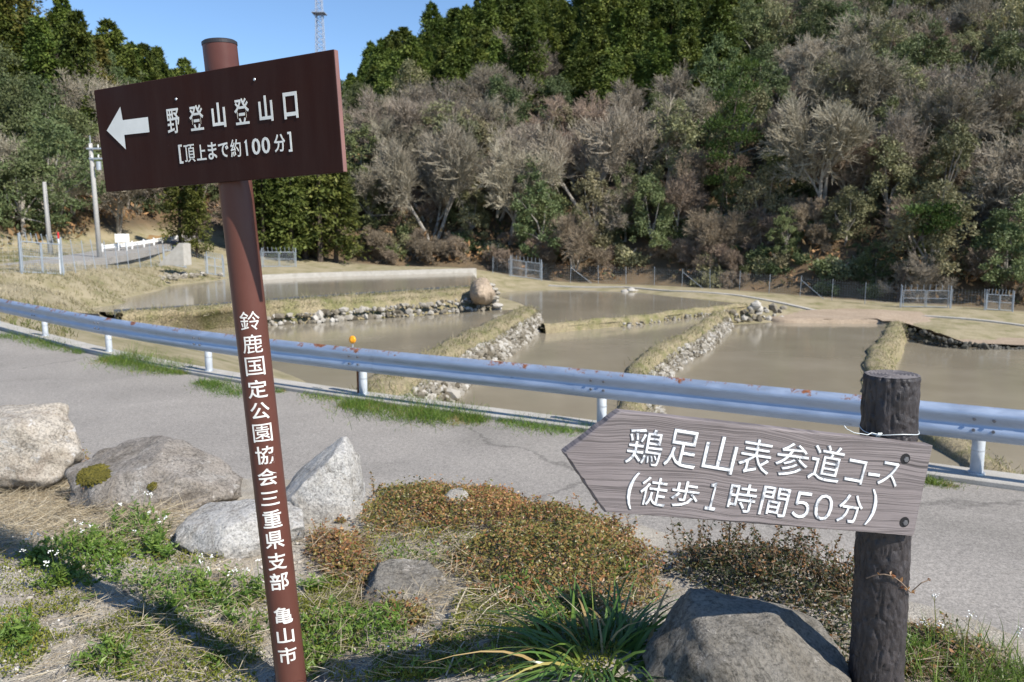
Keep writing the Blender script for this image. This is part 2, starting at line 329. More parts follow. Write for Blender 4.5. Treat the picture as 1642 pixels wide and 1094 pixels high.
def _brown(name, col, rough=.32):
    m, nt, bs = newmat(name); t = noise_tex(nt, 6, 6, .6); c = ramp(nt, [(.3, tuple(x * .88 for x in col)), (.7, tuple(x * 1.08 for x in col))]); nt.links.new(t.outputs[0], c.inputs[0])
    d = noise_tex(nt, 130, 3, .8); dr = ramp(nt, [(.70, (0, 0, 0)), (.76, (1, 1, 1))]); nt.links.new(d.outputs[0], dr.inputs[0])
    k = nd(nt, 'ShaderNodeMath', operation='MULTIPLY'); nt.links.new(dr.outputs[0], k.inputs[0]); k.inputs[1].default_value = .35
    sk = noise_tex(nt, 1.0, 7, .7, sc3=(16, 16, 1.6)); sr = ramp(nt, [(.42, (0, 0, 0)), (.72, (1, 1, 1))]); nt.links.new(sk.outputs[0], sr.inputs[0]); sf = nd(nt, 'ShaderNodeMath', operation='MULTIPLY'); nt.links.new(sr.outputs[0], sf.inputs[0]); sf.inputs[1].default_value = .05      # faint rain streaks of dust
    dusty = mixc(nt, sf.outputs[0], c.outputs[0], (.20, .155, .13))
    nt.links.new(mixc(nt, k.outputs[0], dusty, (.22, .17, .14)), bs.inputs['Base Color'])
    rr = ramp(nt, [(.3, (rough * .8,) * 3), (.7, (rough * 1.35,) * 3)]); nt.links.new(t.outputs[0], rr.inputs[0]); nt.links.new(rr.outputs[0], bs.inputs['Roughness'])
    t3 = noise_tex(nt, 220, 2, .5); bump(nt, bs, t3.outputs[0], .03, .002); bs.inputs['Specular IOR Level'].default_value = .3 if rough < .5 else .10; return m
M['brown_pole'] = _brown('brown_pole_paint', (.105, .040, .030))
M['brown_board'] = _brown('brown_board_paint', (.034, .0125, .0092), .55)
M['board_letter'] = plain('board_letter_film', (.86, .85, .78), .5)
M['pole_letter'] = plain('pole_letter_film', (.74, .73, .69), .4)
def _woodboard():
    m, nt, bs = newmat('grey_wood_board'); tc = nd(nt, 'ShaderNodeTexCoord').outputs['Object']
    w = noise_tex(nt, 1.0, 3, .5, vec=tc, sc3=(2.0, 1, 3.5)); wv = nd(nt, 'ShaderNodeVectorMath', operation='MULTIPLY'); nt.links.new(w.outputs['Color'], wv.inputs[0]); wv.inputs[1].default_value = (0, 0, .075); wa = nd(nt, 'ShaderNodeVectorMath', operation='ADD'); nt.links.new(tc, wa.inputs[0]); nt.links.new(wv.outputs[0], wa.inputs[1])
    g = noise_tex(nt, 1.0, 2, .5, vec=wa.outputs[0], sc3=(.7, 1, 62)); f = noise_tex(nt, 1.0, 6, .7, vec=wa.outputs[0], sc3=(7, 30, 260)); big = noise_tex(nt, 3.0, 5, .6, vec=tc)
    gl = ramp(nt, [(.30, (.25,) * 3), (.385, (.9,) * 3), (.47, (1,) * 3), (.52, (.55,) * 3), (.545, (1,) * 3), (.62, (.45,) * 3), (.66, (1,) * 3)]); nt.links.new(g.outputs[0], gl.inputs[0])
    fl = ramp(nt, [(.33, (.72,) * 3), (.5, (1,) * 3)]); nt.links.new(f.outputs[0], fl.inputs[0]); bl = ramp(nt, [(.3, (.195, .168, .166)), (.7, (.258, .226, .224))]); nt.links.new(big.outputs[0], bl.inputs[0])
    nt.links.new(mixc(nt, .85, mixc(nt, .9, bl.outputs[0], gl.outputs[0], 'MULTIPLY'), fl.outputs[0], 'MULTIPLY'), bs.inputs['Base Color']); bs.inputs['Roughness'].default_value = .68; bs.inputs['Specular IOR Level'].default_value = .3
    b1 = bump(nt, bs, gl.outputs[0], .6, .002); bump(nt, bs, f.outputs[0], .3, .0012, b1); return m
M['wood_board'] = _woodboard()
M['wood_edge'] = pmat('wood_edge', [(.3, (.16, .14, .14)), (.7, (.25, .22, .22))], 30, .7, .3, .003, 120)
M['log'] = pmat('log_bark', [(.3, (.020, .017, .018)), (.55, (.042, .036, .037)), (.8, (.075, .066, .067))], 22, .5, .8, .006, 60, sc3=(1, 1, .6), spec=.5)
M['log_top'] = pmat('log_top', [(.3, (.10, .09, .09)), (.7, (.17, .155, .155))], 30, .7, .3, .003, 90)
def _carved():
    m, nt, bs = newmat('carved_white_paint'); t = noise_tex(nt, 38, 6, .7, .5); c = ramp(nt, [(.36, (.22, .235, .26)), (.44, (.66, .68, .70)), (.52, (.86, .86, .85))]); nt.links.new(t.outputs[0], c.inputs[0]); nt.links.new(c.outputs[0], bs.inputs['Base Color']); bs.inputs['Roughness'].default_value = .3
    bump(nt, bs, t.outputs[0], .3, .002); return m
M['carved_paint'] = _carved()
M['groove_shade'] = plain('groove_shade_grey', (.16, .165, .18), .35, .3)
M['wire'] = plain('wire_white', (.70, .75, .76), .4, .2)
M['hole'] = plain('hole_dark', (.012, .012, .013), .8)
def rockmat(name, base, dark, light, sp=70):
    m, nt, bs = newmat(name); t = noise_tex(nt, 4, 9, .7, .6); c = ramp(nt, [(.30, dark), (.47, base), (.58, base), (.74, light)]); nt.links.new(t.outputs[0], c.inputs[0])
    s = noise_tex(nt, sp, 4, .75); sr = ramp(nt, [(.36, (.38,) * 3), (.5, (1,) * 3), (.66, (1.3,) * 3)]); nt.links.new(s.outputs[0], sr.inputs[0])
    o = mixc(nt, .8, c.outputs[0], sr.outputs[0], 'MULTIPLY')
    st = noise_tex(nt, 2.3, 7, .75, 1.5); sm = ramp(nt, [(.46, (1,) * 3), (.62, (.60, .55, .48))]); nt.links.new(st.outputs[0], sm.inputs[0]); o = mixc(nt, .6, o, sm.outputs[0], 'MULTIPLY')      # weather stains
    li = noise_tex(nt, 11, 8, .8, .4); lr = ramp(nt, [(.575, (0, 0, 0)), (.64, (1, 1, 1))]); nt.links.new(li.outputs[0], lr.inputs[0]); lf = nd(nt, 'ShaderNodeMath', operation='MULTIPLY'); nt.links.new(lr.outputs[0], lf.inputs[0]); lf.inputs[1].default_value = .6
    o = mixc(nt, lf.outputs[0], o, tuple(min(.68, x * 1.35 + .06) for x in light))      # pale lichen
    ve = nd(nt, 'ShaderNodeTexVoronoi', feature='DISTANCE_TO_EDGE'); ve.inputs['Scale'].default_value = 3.2; nt.links.new(mixc(nt, .3, nd(nt, 'ShaderNodeTexCoord').outputs['Object'], st.outputs['Color']), ve.inputs['Vector']); vr = ramp(nt, [(0, (.35,) * 3), (.012, (.8,) * 3), (.03, (1,) * 3)]); nt.links.new(ve.outputs['Distance'], vr.inputs[0])
    nt.links.new(mixc(nt, .55, o, vr.outputs[0], 'MULTIPLY'), bs.inputs['Base Color']); bs.inputs['Roughness'].default_value = .9; bs.inputs['Specular IOR Level'].default_value = .25
    t3 = noise_tex(nt, 20, 10, .75); b1 = bump(nt, bs, t3.outputs[0], .9, .035); b2 = bump(nt, bs, vr.outputs[0], .5, .012, b1); bump(nt, bs, s.outputs[0], .4, .004, b2); return m
M['rock_tan'] = rockmat('rock_tan', (.50, .45, .38), (.35, .29, .23), (.60, .57, .52))
M['rock_brown'] = rockmat('rock_brown', (.31, .28, .245), (.18, .155, .125), (.43, .41, .375))
M['rock_white'] = rockmat('rock_white', (.53, .515, .485), (.40, .375, .335), (.62, .61, .59))
M['rock_dark'] = rockmat('rock_dark', (.26, .24, .205), (.13, .115, .09), (.40, .37, .33))
M['rock_pale'] = rockmat('rock_pale', (.40, .38, .34), (.22, .2, .17), (.50, .48, .45))
M['bark'] = pmat('bark', [(.3, (.20, .175, .145)), (.7, (.42, .39, .34))], 5, .9, .5, .03, 20)
M['bark_dark'] = pmat('bark_dark', [(.3, (.05, .038, .03)), (.7, (.11, .085, .065))], 5, .9, .5, .03, 20)
M['twig'] = leafmat('twig', [(0, (0.160, 0.134, 0.097)), (.5, (0.286, 0.247, 0.188)), (1, (0.458, 0.412, 0.332))], 0, .9, .15, .22, .018)
M['twig_red'] = leafmat('twig_red', [(0, (0.150, 0.111, 0.078)), (.5, (0.252, 0.196, 0.143)), (1, (0.379, 0.312, 0.232))], 0, .9, .15, .22, .012)
M['leaf_dark'] = leafmat('leaf_dark', [(0, (0.059, 0.078, 0.031)), (.5, (0.125, 0.156, 0.062)), (.85, (0.200, 0.226, 0.094)), (1, (0.296, 0.296, 0.156))], .18, .55, .3, .3, .02)
M['leaf_grey'] = leafmat('leaf_grey', [(0, (0.112, 0.116, 0.056)), (.5, (0.234, 0.230, 0.114)), (.85, (0.355, 0.332, 0.179)), (1, (0.488, 0.442, 0.277))], .18, .55, .3, .25, .025)
M['leaf_cedar'] = leafmat('leaf_cedar', [(0, (.036, .050, .011)), (.5, (.085, .105, .021)), (.85, (.135, .15, .032)), (1, (.18, .185, .05))], .12, .6, .25, .25, .02)
M['leaf_cypress'] = leafmat('leaf_cypress', [(0, (0.037, 0.056, 0.012)), (.5, (0.092, 0.127, 0.024)), (.85, (0.151, 0.187, 0.035)), (1, (0.205, 0.222, 0.050))], .12, .6, .25, .25, .015)
M['leaf_bronze'] = leafmat('leaf_bronze', [(0, (0.057, 0.063, 0.014)), (.5, (0.135, 0.135, 0.030)), (1, (0.230, 0.198, 0.047))], .12, .6, .25, .2, .015)
M['leaf_pine'] = leafmat('leaf_pine', [(0, (0.038, 0.063, 0.017)), (.5, (0.079, 0.129, 0.031)), (1, (0.144, 0.201, 0.051))], .15, .6, .25, .15, .01)
M['under'] = leafmat('undergrowth', [(0, (0.035, 0.052, 0.022)), (.3, (0.081, 0.101, 0.041)), (.5, (0.162, 0.122, 0.062)), (.75, (0.292, 0.173, 0.083)), (1, (0.421, 0.245, 0.117))], .15, .7, .2, 0, 0)
M['vine'] = leafmat('vine_leaf', [(0, (0.050, 0.063, 0.017)), (.2, (0.124, 0.136, 0.030)), (.45, (0.261, 0.221, 0.060)), (.62, (0.274, 0.153, 0.060)), (.8, (0.274, 0.108, 0.050)), (1, (0.497, 0.284, 0.108))], .3, .38, .45, 0, 0)
M['vine_shaded'] = leafmat('vine_leaf_shaded', [(0, (0.023, 0.030, 0.011)), (.4, (0.057, 0.069, 0.018)), (.7, (0.115, 0.063, 0.025)), (1, (0.253, 0.127, 0.046))], .25, .4, .45, 0, 0)  # darkened copy of the vine leaves: shade is put into the colour
M['weed'] = leafmat('weed_leaf', [(0, (.06, .11, .018)), (.5, (.125, .21, .032)), (1, (.24, .32, .07))], .35, .45, .4, .1, .01)
M['moss_weed'] = leafmat('low_weed', [(0, (.10, .12, .022)), (.5, (.20, .22, .035)), (.8, (.30, .29, .06)), (1, (.26, .16, .06))], .3, .6, .2, 0, 0)
M['strap'] = leafmat('strap_leaf', [(0, (.035, .08, .02)), (.5, (.085, .165, .034)), (.88, (.17, .26, .05)), (.93, (.36, .32, .10)), (1, (.42, .30, .13))], .25, .32, .5, 0, 0)
M['straw'] = leafmat('straw', [(0, (.22, .17, .10)), (.5, (.40, .33, .22)), (1, (.58, .52, .40))], .2, .7, .2, 0, 0)
M['tuft'] = leafmat('tuft_grass', [(0, (.05, .10, .015)), (.6, (.13, .22, .03)), (.85, (.22, .27, .06)), (1, (.30, .22, .09))], .3, .5, .3, .1, .01)
M['petal'] = plain('white_petal', (.82, .82, .78), .6)
M['petal_blue'] = plain('blue_petal', (.25, .36, .80), .6)
M['moss'] = pmat('moss', [(.3, (.06, .055, .008)), (.7, (.16, .135, .02))], 30, .95, .9, .01, 120)
M['soil_orange'] = pmat('soil_orange', [(.3, (.20, .12, .05)), (.7, (.34, .22, .10))], .8, .95, .6, .1, 5)

# ------------------------------------------------------------------ roadside geometry
KERB = [(-34, 41.0), (-25, 32.0), (-17, 24.2), (-13.8, 21.1), (-11.05, 18.57), (-8.33, 16.15), (-5.42, 13.88), (-2.3, 11.85), (1.12, 9.93), (4.75, 7.88), (8.5, 5.75), (13, 3.2), (20, -0.8)]
CREST = [(-12, 7.6), (-6, 6.0), (-3.6, 5.55), (-1.9, 5.3), (-0.3, 4.85), (.75, 4.05), (1.5, 3.05), (2.2, 2.2), (3.1, 1.2), (4.5, -.3), (7, -3)]
def catmull(P, n=6):
    P = np.asarray(P, float); out = []
    for i in range(len(P) - 1):
        a, b, c, d = P[max(i - 1, 0)], P[i], P[i + 1], P[min(i + 2, len(P) - 1)]
        for k in range(n):
            t = k / n; out.append(.5 * ((2 * b) + (c - a) * t + (2 * a - 5 * b + 4 * c - d) * t * t + (3 * b - a - 3 * c + d) * t ** 3))
    out.append(P[-1]); return np.array(out)
def offset2(line, d):      # + = left of direction
    L = np.asarray(line, float)[:, :2]; T = np.gradient(L, axis=0); T /= np.linalg.norm(T, axis=1)[:, None]; N = np.stack([-T[:, 1], T[:, 0]], 1)
    return L + N * d
KC = catmull(KERB); CC = catmull(CREST)
def sweep(mb, line, prof, wob=0.0, seed=0, sub=1, m=0):
    """profile points (offset left of the path, z) along a plan line; wob roughens it"""
    L = np.asarray(line, float); prof = np.asarray(prof, float); k = len(prof); T = np.gradient(L[:, :2], axis=0); T /= np.linalg.norm(T, axis=1)[:, None]; N = np.stack([-T[:, 1], T[:, 0]], 1)
    V = np.zeros((len(L), k, 3))
    for j in range(k):
        V[:, j, :2] = L[:, :2] + N * prof[j][0]; V[:, j, 2] = prof[j][1] + (L[:, 2] if L.shape[1] > 2 else 0)
    if wob:
        s = np.cumsum(np.r_[0, np.linalg.norm(np.diff(L[:, :2], axis=0), axis=1)])[:, None]
        V[..., 2] += wob * fbm(s * 1.1 + np.zeros((1, k)), np.arange(k)[None] * .9 + np.zeros_like(s), seed) * .8
        V[..., :2] += (N[:, None] * (wob * fbm(s * .9 + np.zeros((1, k)), np.arange(k)[None] * 1.3 + np.zeros_like(s), seed + 9))[..., None])
    Q = [(i * k + j, (i + 1) * k + j, (i + 1) * k + j + 1, i * k + j + 1) for i in range(len(L) - 1) for j in range(k - 1)]
    mb.add(V.reshape(-1, 3), Q, m=m); return V
def resample(line, step):
    L = np.asarray(line, float); s = np.r_[0, np.cumsum(np.linalg.norm(np.diff(L, axis=0), axis=1))]; n = max(2, int(s[-1] / step) + 1); q = np.linspace(0, s[-1], n)
    return np.stack([np.interp(q, s, L[:, i]) for i in range(L.shape[1])], 1)

# the near bank: gravelly soil, crest towards the road
def bank_z(x, y):
    x = np.asarray(x, float); y = np.asarray(y, float)
    d, side = polydist(x, y, CC); d = d * side            # + = road side (left of the crest direction)
    z = .985 + .15 * sst(-.75, .2, x) * sst(4.6, 2.5, y) - .10 * sst(3.8, 5.2, y) + .05 * fbm(x * .9, y * .9, 3) + .020 * fbm(x * 5, y * 5, 8) + .008 * fbm(x * 22, y * 22, 12)
    return z - (z + .12) * sst(-.10, .95, d)
def G(u, v):          # where the line of sight of a picture point meets the bank
    d = ray(u, v); t = 1.0
    for _ in range(400):
        p = EYE + d * t
        if p[2] <= float(bank_z(p[0], p[1])): break
        t += .02
    return p
xs = np.arange(-8, 5.01, .045); ys = np.arange(-.5, 8.2, .045); X, Y = np.meshgrid(xs, ys)
dC, sC = polydist(X.ravel(), Y.ravel(), CC); dd = (dC * sC).reshape(X.shape); Z = bank_z(X.ravel(), Y.ravel()).reshape(X.shape)
ok = dd < 1.15; idx = np.full(X.shape, -1); keepq = ok[:-1, :-1] & ok[1:, :-1] & ok[:-1, 1:] & ok[1:, 1:]
used = np.zeros(X.shape, bool)
for a, b in ((0, 0), (1, 0), (0, 1), (1, 1)): used[a:a + keepq.shape[0], b:b + keepq.shape[1]] |= keepq
idx[used] = np.arange(used.sum()); mb = MB()
qi, qj = np.nonzero(keepq); mb.add(np.stack([X[used], Y[used], Z[used]], 1), np.stack([idx[qi, qj], idx[qi, qj + 1], idx[qi + 1, qj + 1], idx[qi + 1, qj]], 1))
struct('roadside_bank', mb, M['bank_soil'], True)

# road sheet between the bank foot and the kerb
mb = MB(); kerb_in = offset2(resample(KC, 1.0), -.17); import bmesh
bm = bmesh.new(); f_ = bm.faces.new([bm.verts.new((q_[0], q_[1], 0)) for q_ in list(kerb_in) + [(26, -16), (-60, -16), (-60, 41)]]); bmesh.ops.triangulate(bm, faces=[f_]); bm.verts.index_update()
mb.add([v.co[:] for v in bm.verts], None, [[v.index for v in f.verts] for f in bm.faces]); bm.free()
struct('road', mb, M['asphalt'])
mb = MB(); kl = resample(KC, .5)
sweep(mb, kl, [(-.16, -.25), (-.16, .045), (-.145, .06), (.27, .055), (.285, .04), (.34, -6.2)]); struct('kerb', mb, M['concrete'])

# ------------------------------------------------------------------ paddies: levels and outlines
ZP0, ZP1, ZP2, ZPB, ZP3, ZP4 = -1.30, -2.3, -3.2, -2.9, -3.9, -4.7
def line(zs, pts): return [at(u, v, zs)[:2] for u, v in pts]
# far limit of the flat valley floor (foot of the wooded hill) and the hill itself
YBX = [-90, -60, -45, -38, -30, -10, 3, 13, 22, 30, 37, 50, 90, 200]
YBY = [62, 66, 74, 82, 81, 81, 80, 78, 72, 66.5, 62, 57, 48, 30]
def rise(x, y):
    yb = np.interp(x, YBX, YBY); a = x / np.maximum(y, 5); t = np.maximum(y - yb, 0)
    cap = np.interp(a, [-.7, -.5, -.42, -.36, -.28, -.22, -.15, -.06, .06, .3, .50, .66], [22, 14, 9, 8, 10, 16, 27, 44, 56, 62, 58, 52])
    s = np.interp(a, [-.5, -.4, -.3, -.2, 0, .5], [.5, .28, .34, .66, .74, .68])
    h1 = cap * (1 - np.exp(-1.1 * s * t / cap))
    tl = np.maximum((-37.5 - x) * .95 + (y - 60) * .12, 0) * sst(44, 60, y); h2 = 22 * (1 - np.exp(-.75 * tl / 22))
    return np.maximum(h1, h2) + np.minimum(h1, h2) * .3
ctl = []
def cp(u, v, z): p = at(u, v, z); ctl.append((p[0], p[1], z))
# dry grass slope, mound and shore on the left
def cy(u, v, y): p = at_y(u, v, y); ctl.append(tuple(p))
for u, v, y in [(100, 437, 42), (40, 441, 40), (150, 436, 47), (200, 436, 52), (285, 436, 60), (330, 443, 61), (60, 462, 34), (110, 478, 34), (160, 470, 41), (200, 462, 47), (250, 455, 53), (300, 449, 58), (60, 492, 27), (120, 512, 26), (150, 522, 28), (20, 475, 30), (-60, 470, 31), (0, 430, 45), (80, 424, 49), (150, 418, 55), (200, 419, 59), (250, 420, 64), (300, 425, 66), (370, 430, 69), (230, 400, 67), (150, 410, 60), (285, 386, 78), (60, 425, 50)]: cy(u, v, y)
for u, v, z in [(140, 494, -1.3), (191, 481, -1.33), (240, 470, -1.33), (308, 456, -1.33), (365, 447, -1.33), (450, 434, -.95), (560, 430, -1.05), (700, 428, -1.2), (760, 432, -1.3), (210, 552, -2.4)]: cp(u, v, z)
for q, dz in ((-17, -.25), (-13.8, -.3), (-11, -.55), (-8.3, -1.3)):
    yk = np.interp(q, [k[0] for k in KERB], [k[1] for k in KERB]); ctl.append((q + 1.0, yk + 1.0, dz))
for x, y, z in [(-60, 40, .4), (-45, 50, .5), (-30, 30, .2), (-27, 36, .3), (-50, 70, 1.2), (-80, 60, 2), (-36, 84, 1.7), (-34, 95, 2.5), (-20, 84, .0), (-8, 85, -1.8), (5, 84, -2.6), (15, 82, -2.9), (25, 76, -3.1), (33, 70, -3.3), (42, 66, -3.4), (60, 60, -3.6), (90, 55, -3.8), (140, 45, -4), (200, 40, -4), (-150, 60, 2)]: ctl.append((x, y, z))
for u, v, z in [(300, 470, -1.8), (450, 455, -1.8), (600, 450, -1.8), (740, 445, -1.8), (650, 465, -1.8), (400, 475, -1.8),
                (300, 540, -2.75), (400, 560, -2.75), (450, 540, -2.75), (550, 570, -2.75), (600, 540, -2.75), (700, 520, -2.75), (780, 505, -2.75), (500, 600, -2.75), (560, 620, -2.75),
                (850, 560, -3.65), (950, 540, -3.65), (1050, 515, -3.65), (800, 620, -3.65), (900, 600, -3.65), (900, 650, -3.65), (1120, 500, -3.6),
                (900, 490, -3.3), (1000, 480, -3.3), (1100, 488, -3.3), (860, 478, -3.3), (1200, 560, -4.4), (1300, 540, -4.4), (1350, 600, -4.4), (1200, 640, -4.4), (1280, 520, -4.4), (1380, 520, -4.4), (1100, 640, -4.4),
                (1500, 570, -5.2), (1600, 580, -5.2), (1500, 640, -5.2), (1620, 650, -5.2), (1460, 600, -5.2), (1700, 600, -5.2), (820, 463, -2.75), (900, 461, -2.75), (1000, 464, -2.75), (1100, 471, -2.8), (1180, 479, -3.05), (1260, 486, -3.3),
                (1300, 490, -3.45), (1400, 493, -3.5), (1500, 497, -3.5), (1600, 502, -3.55), (1700, 508, -3.6), (1300, 502, -3.6), (1380, 503, -3.6), (1450, 505, -3.62), (1550, 515, -3.75), (1640, 525, -3.95), (1550, 538, -4.15), (1640, 546, -4.4), (1500, 520, -3.75), (1720, 535, -4.2), (1255, 507, -3.75)]: cp(u, v, z)
for x, y, z in [(-6, 15.2, -2.8), (-3, 13, -2.9), (0, 12, -3.6), (3, 10.5, -4.2), (6, 9, -5), (9, 8, -5.3), (14, 5, -5.4), (20, 20, -5.4), (30, 30, -5.2), (40, 40, -5), (6, 20, -4.4), (2, 18, -3.7), (-4, 20, -2.8), (25, 0, -5.4), (50, 20, -5), (90, 20, -5)]: ctl.append((x, y, z))
for i_, (x_, y_, z_) in enumerate(ctl):      # the dry field lies on a sheet of its own
    if 20 < x_ < 52 and 44 < y_ < 61.5 and -4.45 < z_ < -3.55: ctl[i_] = (x_, y_, z_ - .35)
ctl = np.array(ctl); PX = ctl[:, :2]
Kmat = np.sqrt(((PX[:, None] - PX[None]) ** 2).sum(2) + 4.0) - .25 * np.eye(len(PX))
nC = len(PX); Afull = np.zeros((nC + 3, nC + 3)); Afull[:nC, :nC] = -Kmat; Afull[:nC, nC] = 1; Afull[:nC, nC + 1:] = PX; Afull[nC:, :nC] = Afull[:nC, nC:].T
Wsol = np.linalg.solve(Afull, np.r_[ctl[:, 2], 0, 0, 0])
def base_z(x, y):
    q = np.stack([np.ravel(x), np.ravel(y)], 1); out = np.zeros(len(q))
    for i in range(0, len(q), 20000):
        s = q[i:i + 20000]; out[i:i + 20000] = -np.sqrt(((s[:, None] - PX[None]) ** 2).sum(2) + 4.0) @ Wsol[:nC] + Wsol[nC] + s @ Wsol[nC + 1:]
    return np.clip(out, -6, 3.5).reshape(np.shape(x))
DRAIN = None
def ground_z(x, y):
    x = np.asarray(x, float); y = np.asarray(y, float); yb = np.interp(x, YBX, YBY)
    r = rise(x, y)
    z = base_z(x, np.minimum(y, yb + 6)) + r + np.minimum(r, 3) * .35 * fbm(x * .15, y * .15, 4) + .10 * fbm(x * .6, y * .6, 2) * sst(-1.6, -.6, base_z(x, np.minimum(y, yb + 6)))
    far = sst(215, 330, np.hypot(x, y)); z = z * (1 - .0 * far)
    d, side = polydist(x, y, KERB); nearside = (side < 0) & (y < 45)
    return np.where(nearside | (d < .2), np.minimum(z, -.45), z)
def axis(parts):
    out = [parts[0][0]]
    for a, b, st in parts:
        k = max(1, int(round((b - a) / st))); out += list(a + (b - a) * np.arange(1, k + 1) / k)
    return np.array(out)
xs = axis([(-900, -200, 50), (-200, -80, 6), (-80, -42, 1.4), (-42, 45, .62), (45, 100, 1.8), (100, 220, 6), (220, 900, 50)])
ys = axis([(-300, -20, 28), (-20, 8, 3), (8, 62, .62), (62, 100, .9), (100, 200, 2.2), (200, 360, 6), (360, 1400, 60)])
X, Y = np.meshgrid(xs, ys); Z = ground_z(X.ravel(), Y.ravel()).reshape(X.shape)
litter = sst(.3, 1.6, rise(X, Y)) + .9 * sst(-3, -1, Y - np.interp(X, YBX, YBY)) * sst(-30, -20, X); mb = MB(); nx = len(xs)
ii, jj = np.meshgrid(np.arange(len(ys) - 1), np.arange(nx - 1), indexing='ij'); b0 = (ii * nx + jj).ravel()
mb.add(np.stack([X, Y, Z], -1).reshape(-1, 3), np.stack([b0, b0 + 1, b0 + nx + 1, b0 + nx], 1), a=np.clip(litter, 0, 1).ravel()); struct('ground', mb, M['ground'], True)
def gz(x, y): return float(ground_z(np.array([x]), np.array([y]))[0])

# water sheets
def sheet(name, poly, z):
    mb = MB(); import bmesh
    bm = bmesh.new(); f = bm.faces.new([bm.verts.new((p[0], p[1], z)) for p in poly]); bmesh.ops.triangulate(bm, faces=[f]); bm.verts.index_update()
    mb.add([v.co[:] for v in bm.verts], None, [[v.index for v in f.verts] for f in bm.faces]); bm.free()
    o = struct(name, mb, M['water']); return o
B1L = [(-5.4, 14.2), (-5.15, 19), (-4.66, 25.5), (-3.47, 30.2), (-1.9, 38), (-.1, 46.0), (.55, 48.2)]
B1R = [(-4.2, 13.5), (-4.1, 18), (-3.64, 22.4), (-2.6, 29.8), (-.7, 37.5), (1.0, 45.3), (1.35, 47.6)]
B2 = [(2.0, 10.2), (2.9, 17), (3.75, 24.8), (5.0, 31.7), (7.0, 37.5), (9.85, 43.2), (14.7, 55.3), (15.6, 57.3)]
B3 = [(11.0, 7.0), (12.6, 20), (14.5, 31.2), (19.0, 41.0), (21.7, 45.6), (24.3, 50.5), (26.0, 53.6)]
RG = [at(868, 521, -2.75)[:2], at(1000, 510, -2.75)[:2], at(1140, 493, -2.75)[:2], at(1195, 487.5, -2.75)[:2]]
W0N = line(-1.2, [(186, 501), (330, 492), (480, 479.5), (620, 470), (757, 460.5)])        # near edge of the upper pond
sheet('pond_water', line(ZP0, [(120, 497), (186, 501.5), (330, 493), (480, 480), (620, 470.5), (757, 460.5), (764, 447), (757, 436), (640, 438.5), (420, 446), (340, 446), (235, 462)]), ZP0)
sheet('paddy_water', [(-7.2, 15.4)] + B1L + line(ZP1, [(800, 497.5), (500, 519), (270, 526), (120, 528), (100, 560)]), ZP1)
sheet('paddy_water', [(-4.0, 13.2)] + B1R[1:] + [(1.9, 45)] + RG + [B2[6]] + B2[5::-1], ZP2)
sheet('paddy_water', [B1R[-1]] + [(x, y - .4) for x, y in RG] + [at(1200, 489, -2.9)[:2]] + line(ZPB, [(1150, 483), (1060, 474), (1000, 466), (900, 465.5), (840, 466), (800, 462), (782, 470)]), ZPB)
sheet('paddy_water', [(2.2, 10)] + B2[1:] + line(ZP3, [(1240, 508), (1330, 508), (1425, 509)]) + B3[::-1], ZP3)
sheet('paddy_water', B3 + line(ZP4, [(1450, 541), (1560, 553), (1650, 557), (1800, 565)]) + [(45, 30), (40, 5), (14, 3.5)], ZP4)

# ------------------------------------------------------------------ earth banks with dry-stone faces
def stone_face(mb, top, foot, ztop, zfoot, size, seed, cov=1.25, jit=.12):
    """stones stacked over the sloping face between a top line and a foot line"""
    r = np.random.default_rng(seed); T = resample(np.asarray(top)[:, :2], .25); F = resample(np.asarray(foot)[:, :2], .25); n = 200
    T = T[np.linspace(0, len(T) - 1, n).astype(int)]; F = F[np.linspace(0, len(F) - 1, n).astype(int)]; Ln = np.linalg.norm(np.diff(T, axis=0), axis=1).sum()
    zt = np.interp(np.linspace(0, 1, n), np.linspace(0, 1, np.size(ztop)), np.ravel(ztop)); H = np.mean(zt) - zfoot
    rows = max(2, int(H / (size * .8))); C = []; S = []
    for i in range(rows):
        k = int(Ln / (size * .92) * cov)
        for j in range(k):
            s = (j + r.uniform(0, 1)) / k * (n - 1.001); q = int(s); f = (i + .5 + r.uniform(-.3, .3)) / rows; zz = zfoot - .05 + (zt[q] - zfoot) * f
            p = F[q] * (1 - f) + T[q] * f + r.normal(0, .03, 2); C.append((p[0], p[1], zz)); S.append(size * .5 * math.exp(r.normal(0, .32)))
    pebbles(mb, np.array(C), np.array(S), 1, r.uniform(0, 1, len(C)), .85, .32)
def grass_fringe(mb, L, z, half, n, seed, h=.16):
    r = np.random.default_rng(seed); L = resample(np.asarray(L)[:, :2], .2); q = r.integers(0, len(L), n); P = np.c_[L[q] + r.normal(0, half, (n, 2)), np.full(n, z) + r.uniform(-.1, .05, n)]
    mb.blades(P, r.normal(0, .5, (n, 3)) + np.array([0, 0, 1]), r.uniform(.4, 1.5, n) * h, .03, r.normal(0, .35, (n, 3)), np.clip(r.normal(.55, .3, n), 0, 1), k=2)
M['fringe'] = leafmat('fringe_grass', [(0, (.10, .13, .03)), (.35, (.20, .19, .085)), (.7, (.31, .265, .165)), (1, (.41, .36, .255))], .2, .8, .15, 0, 0)
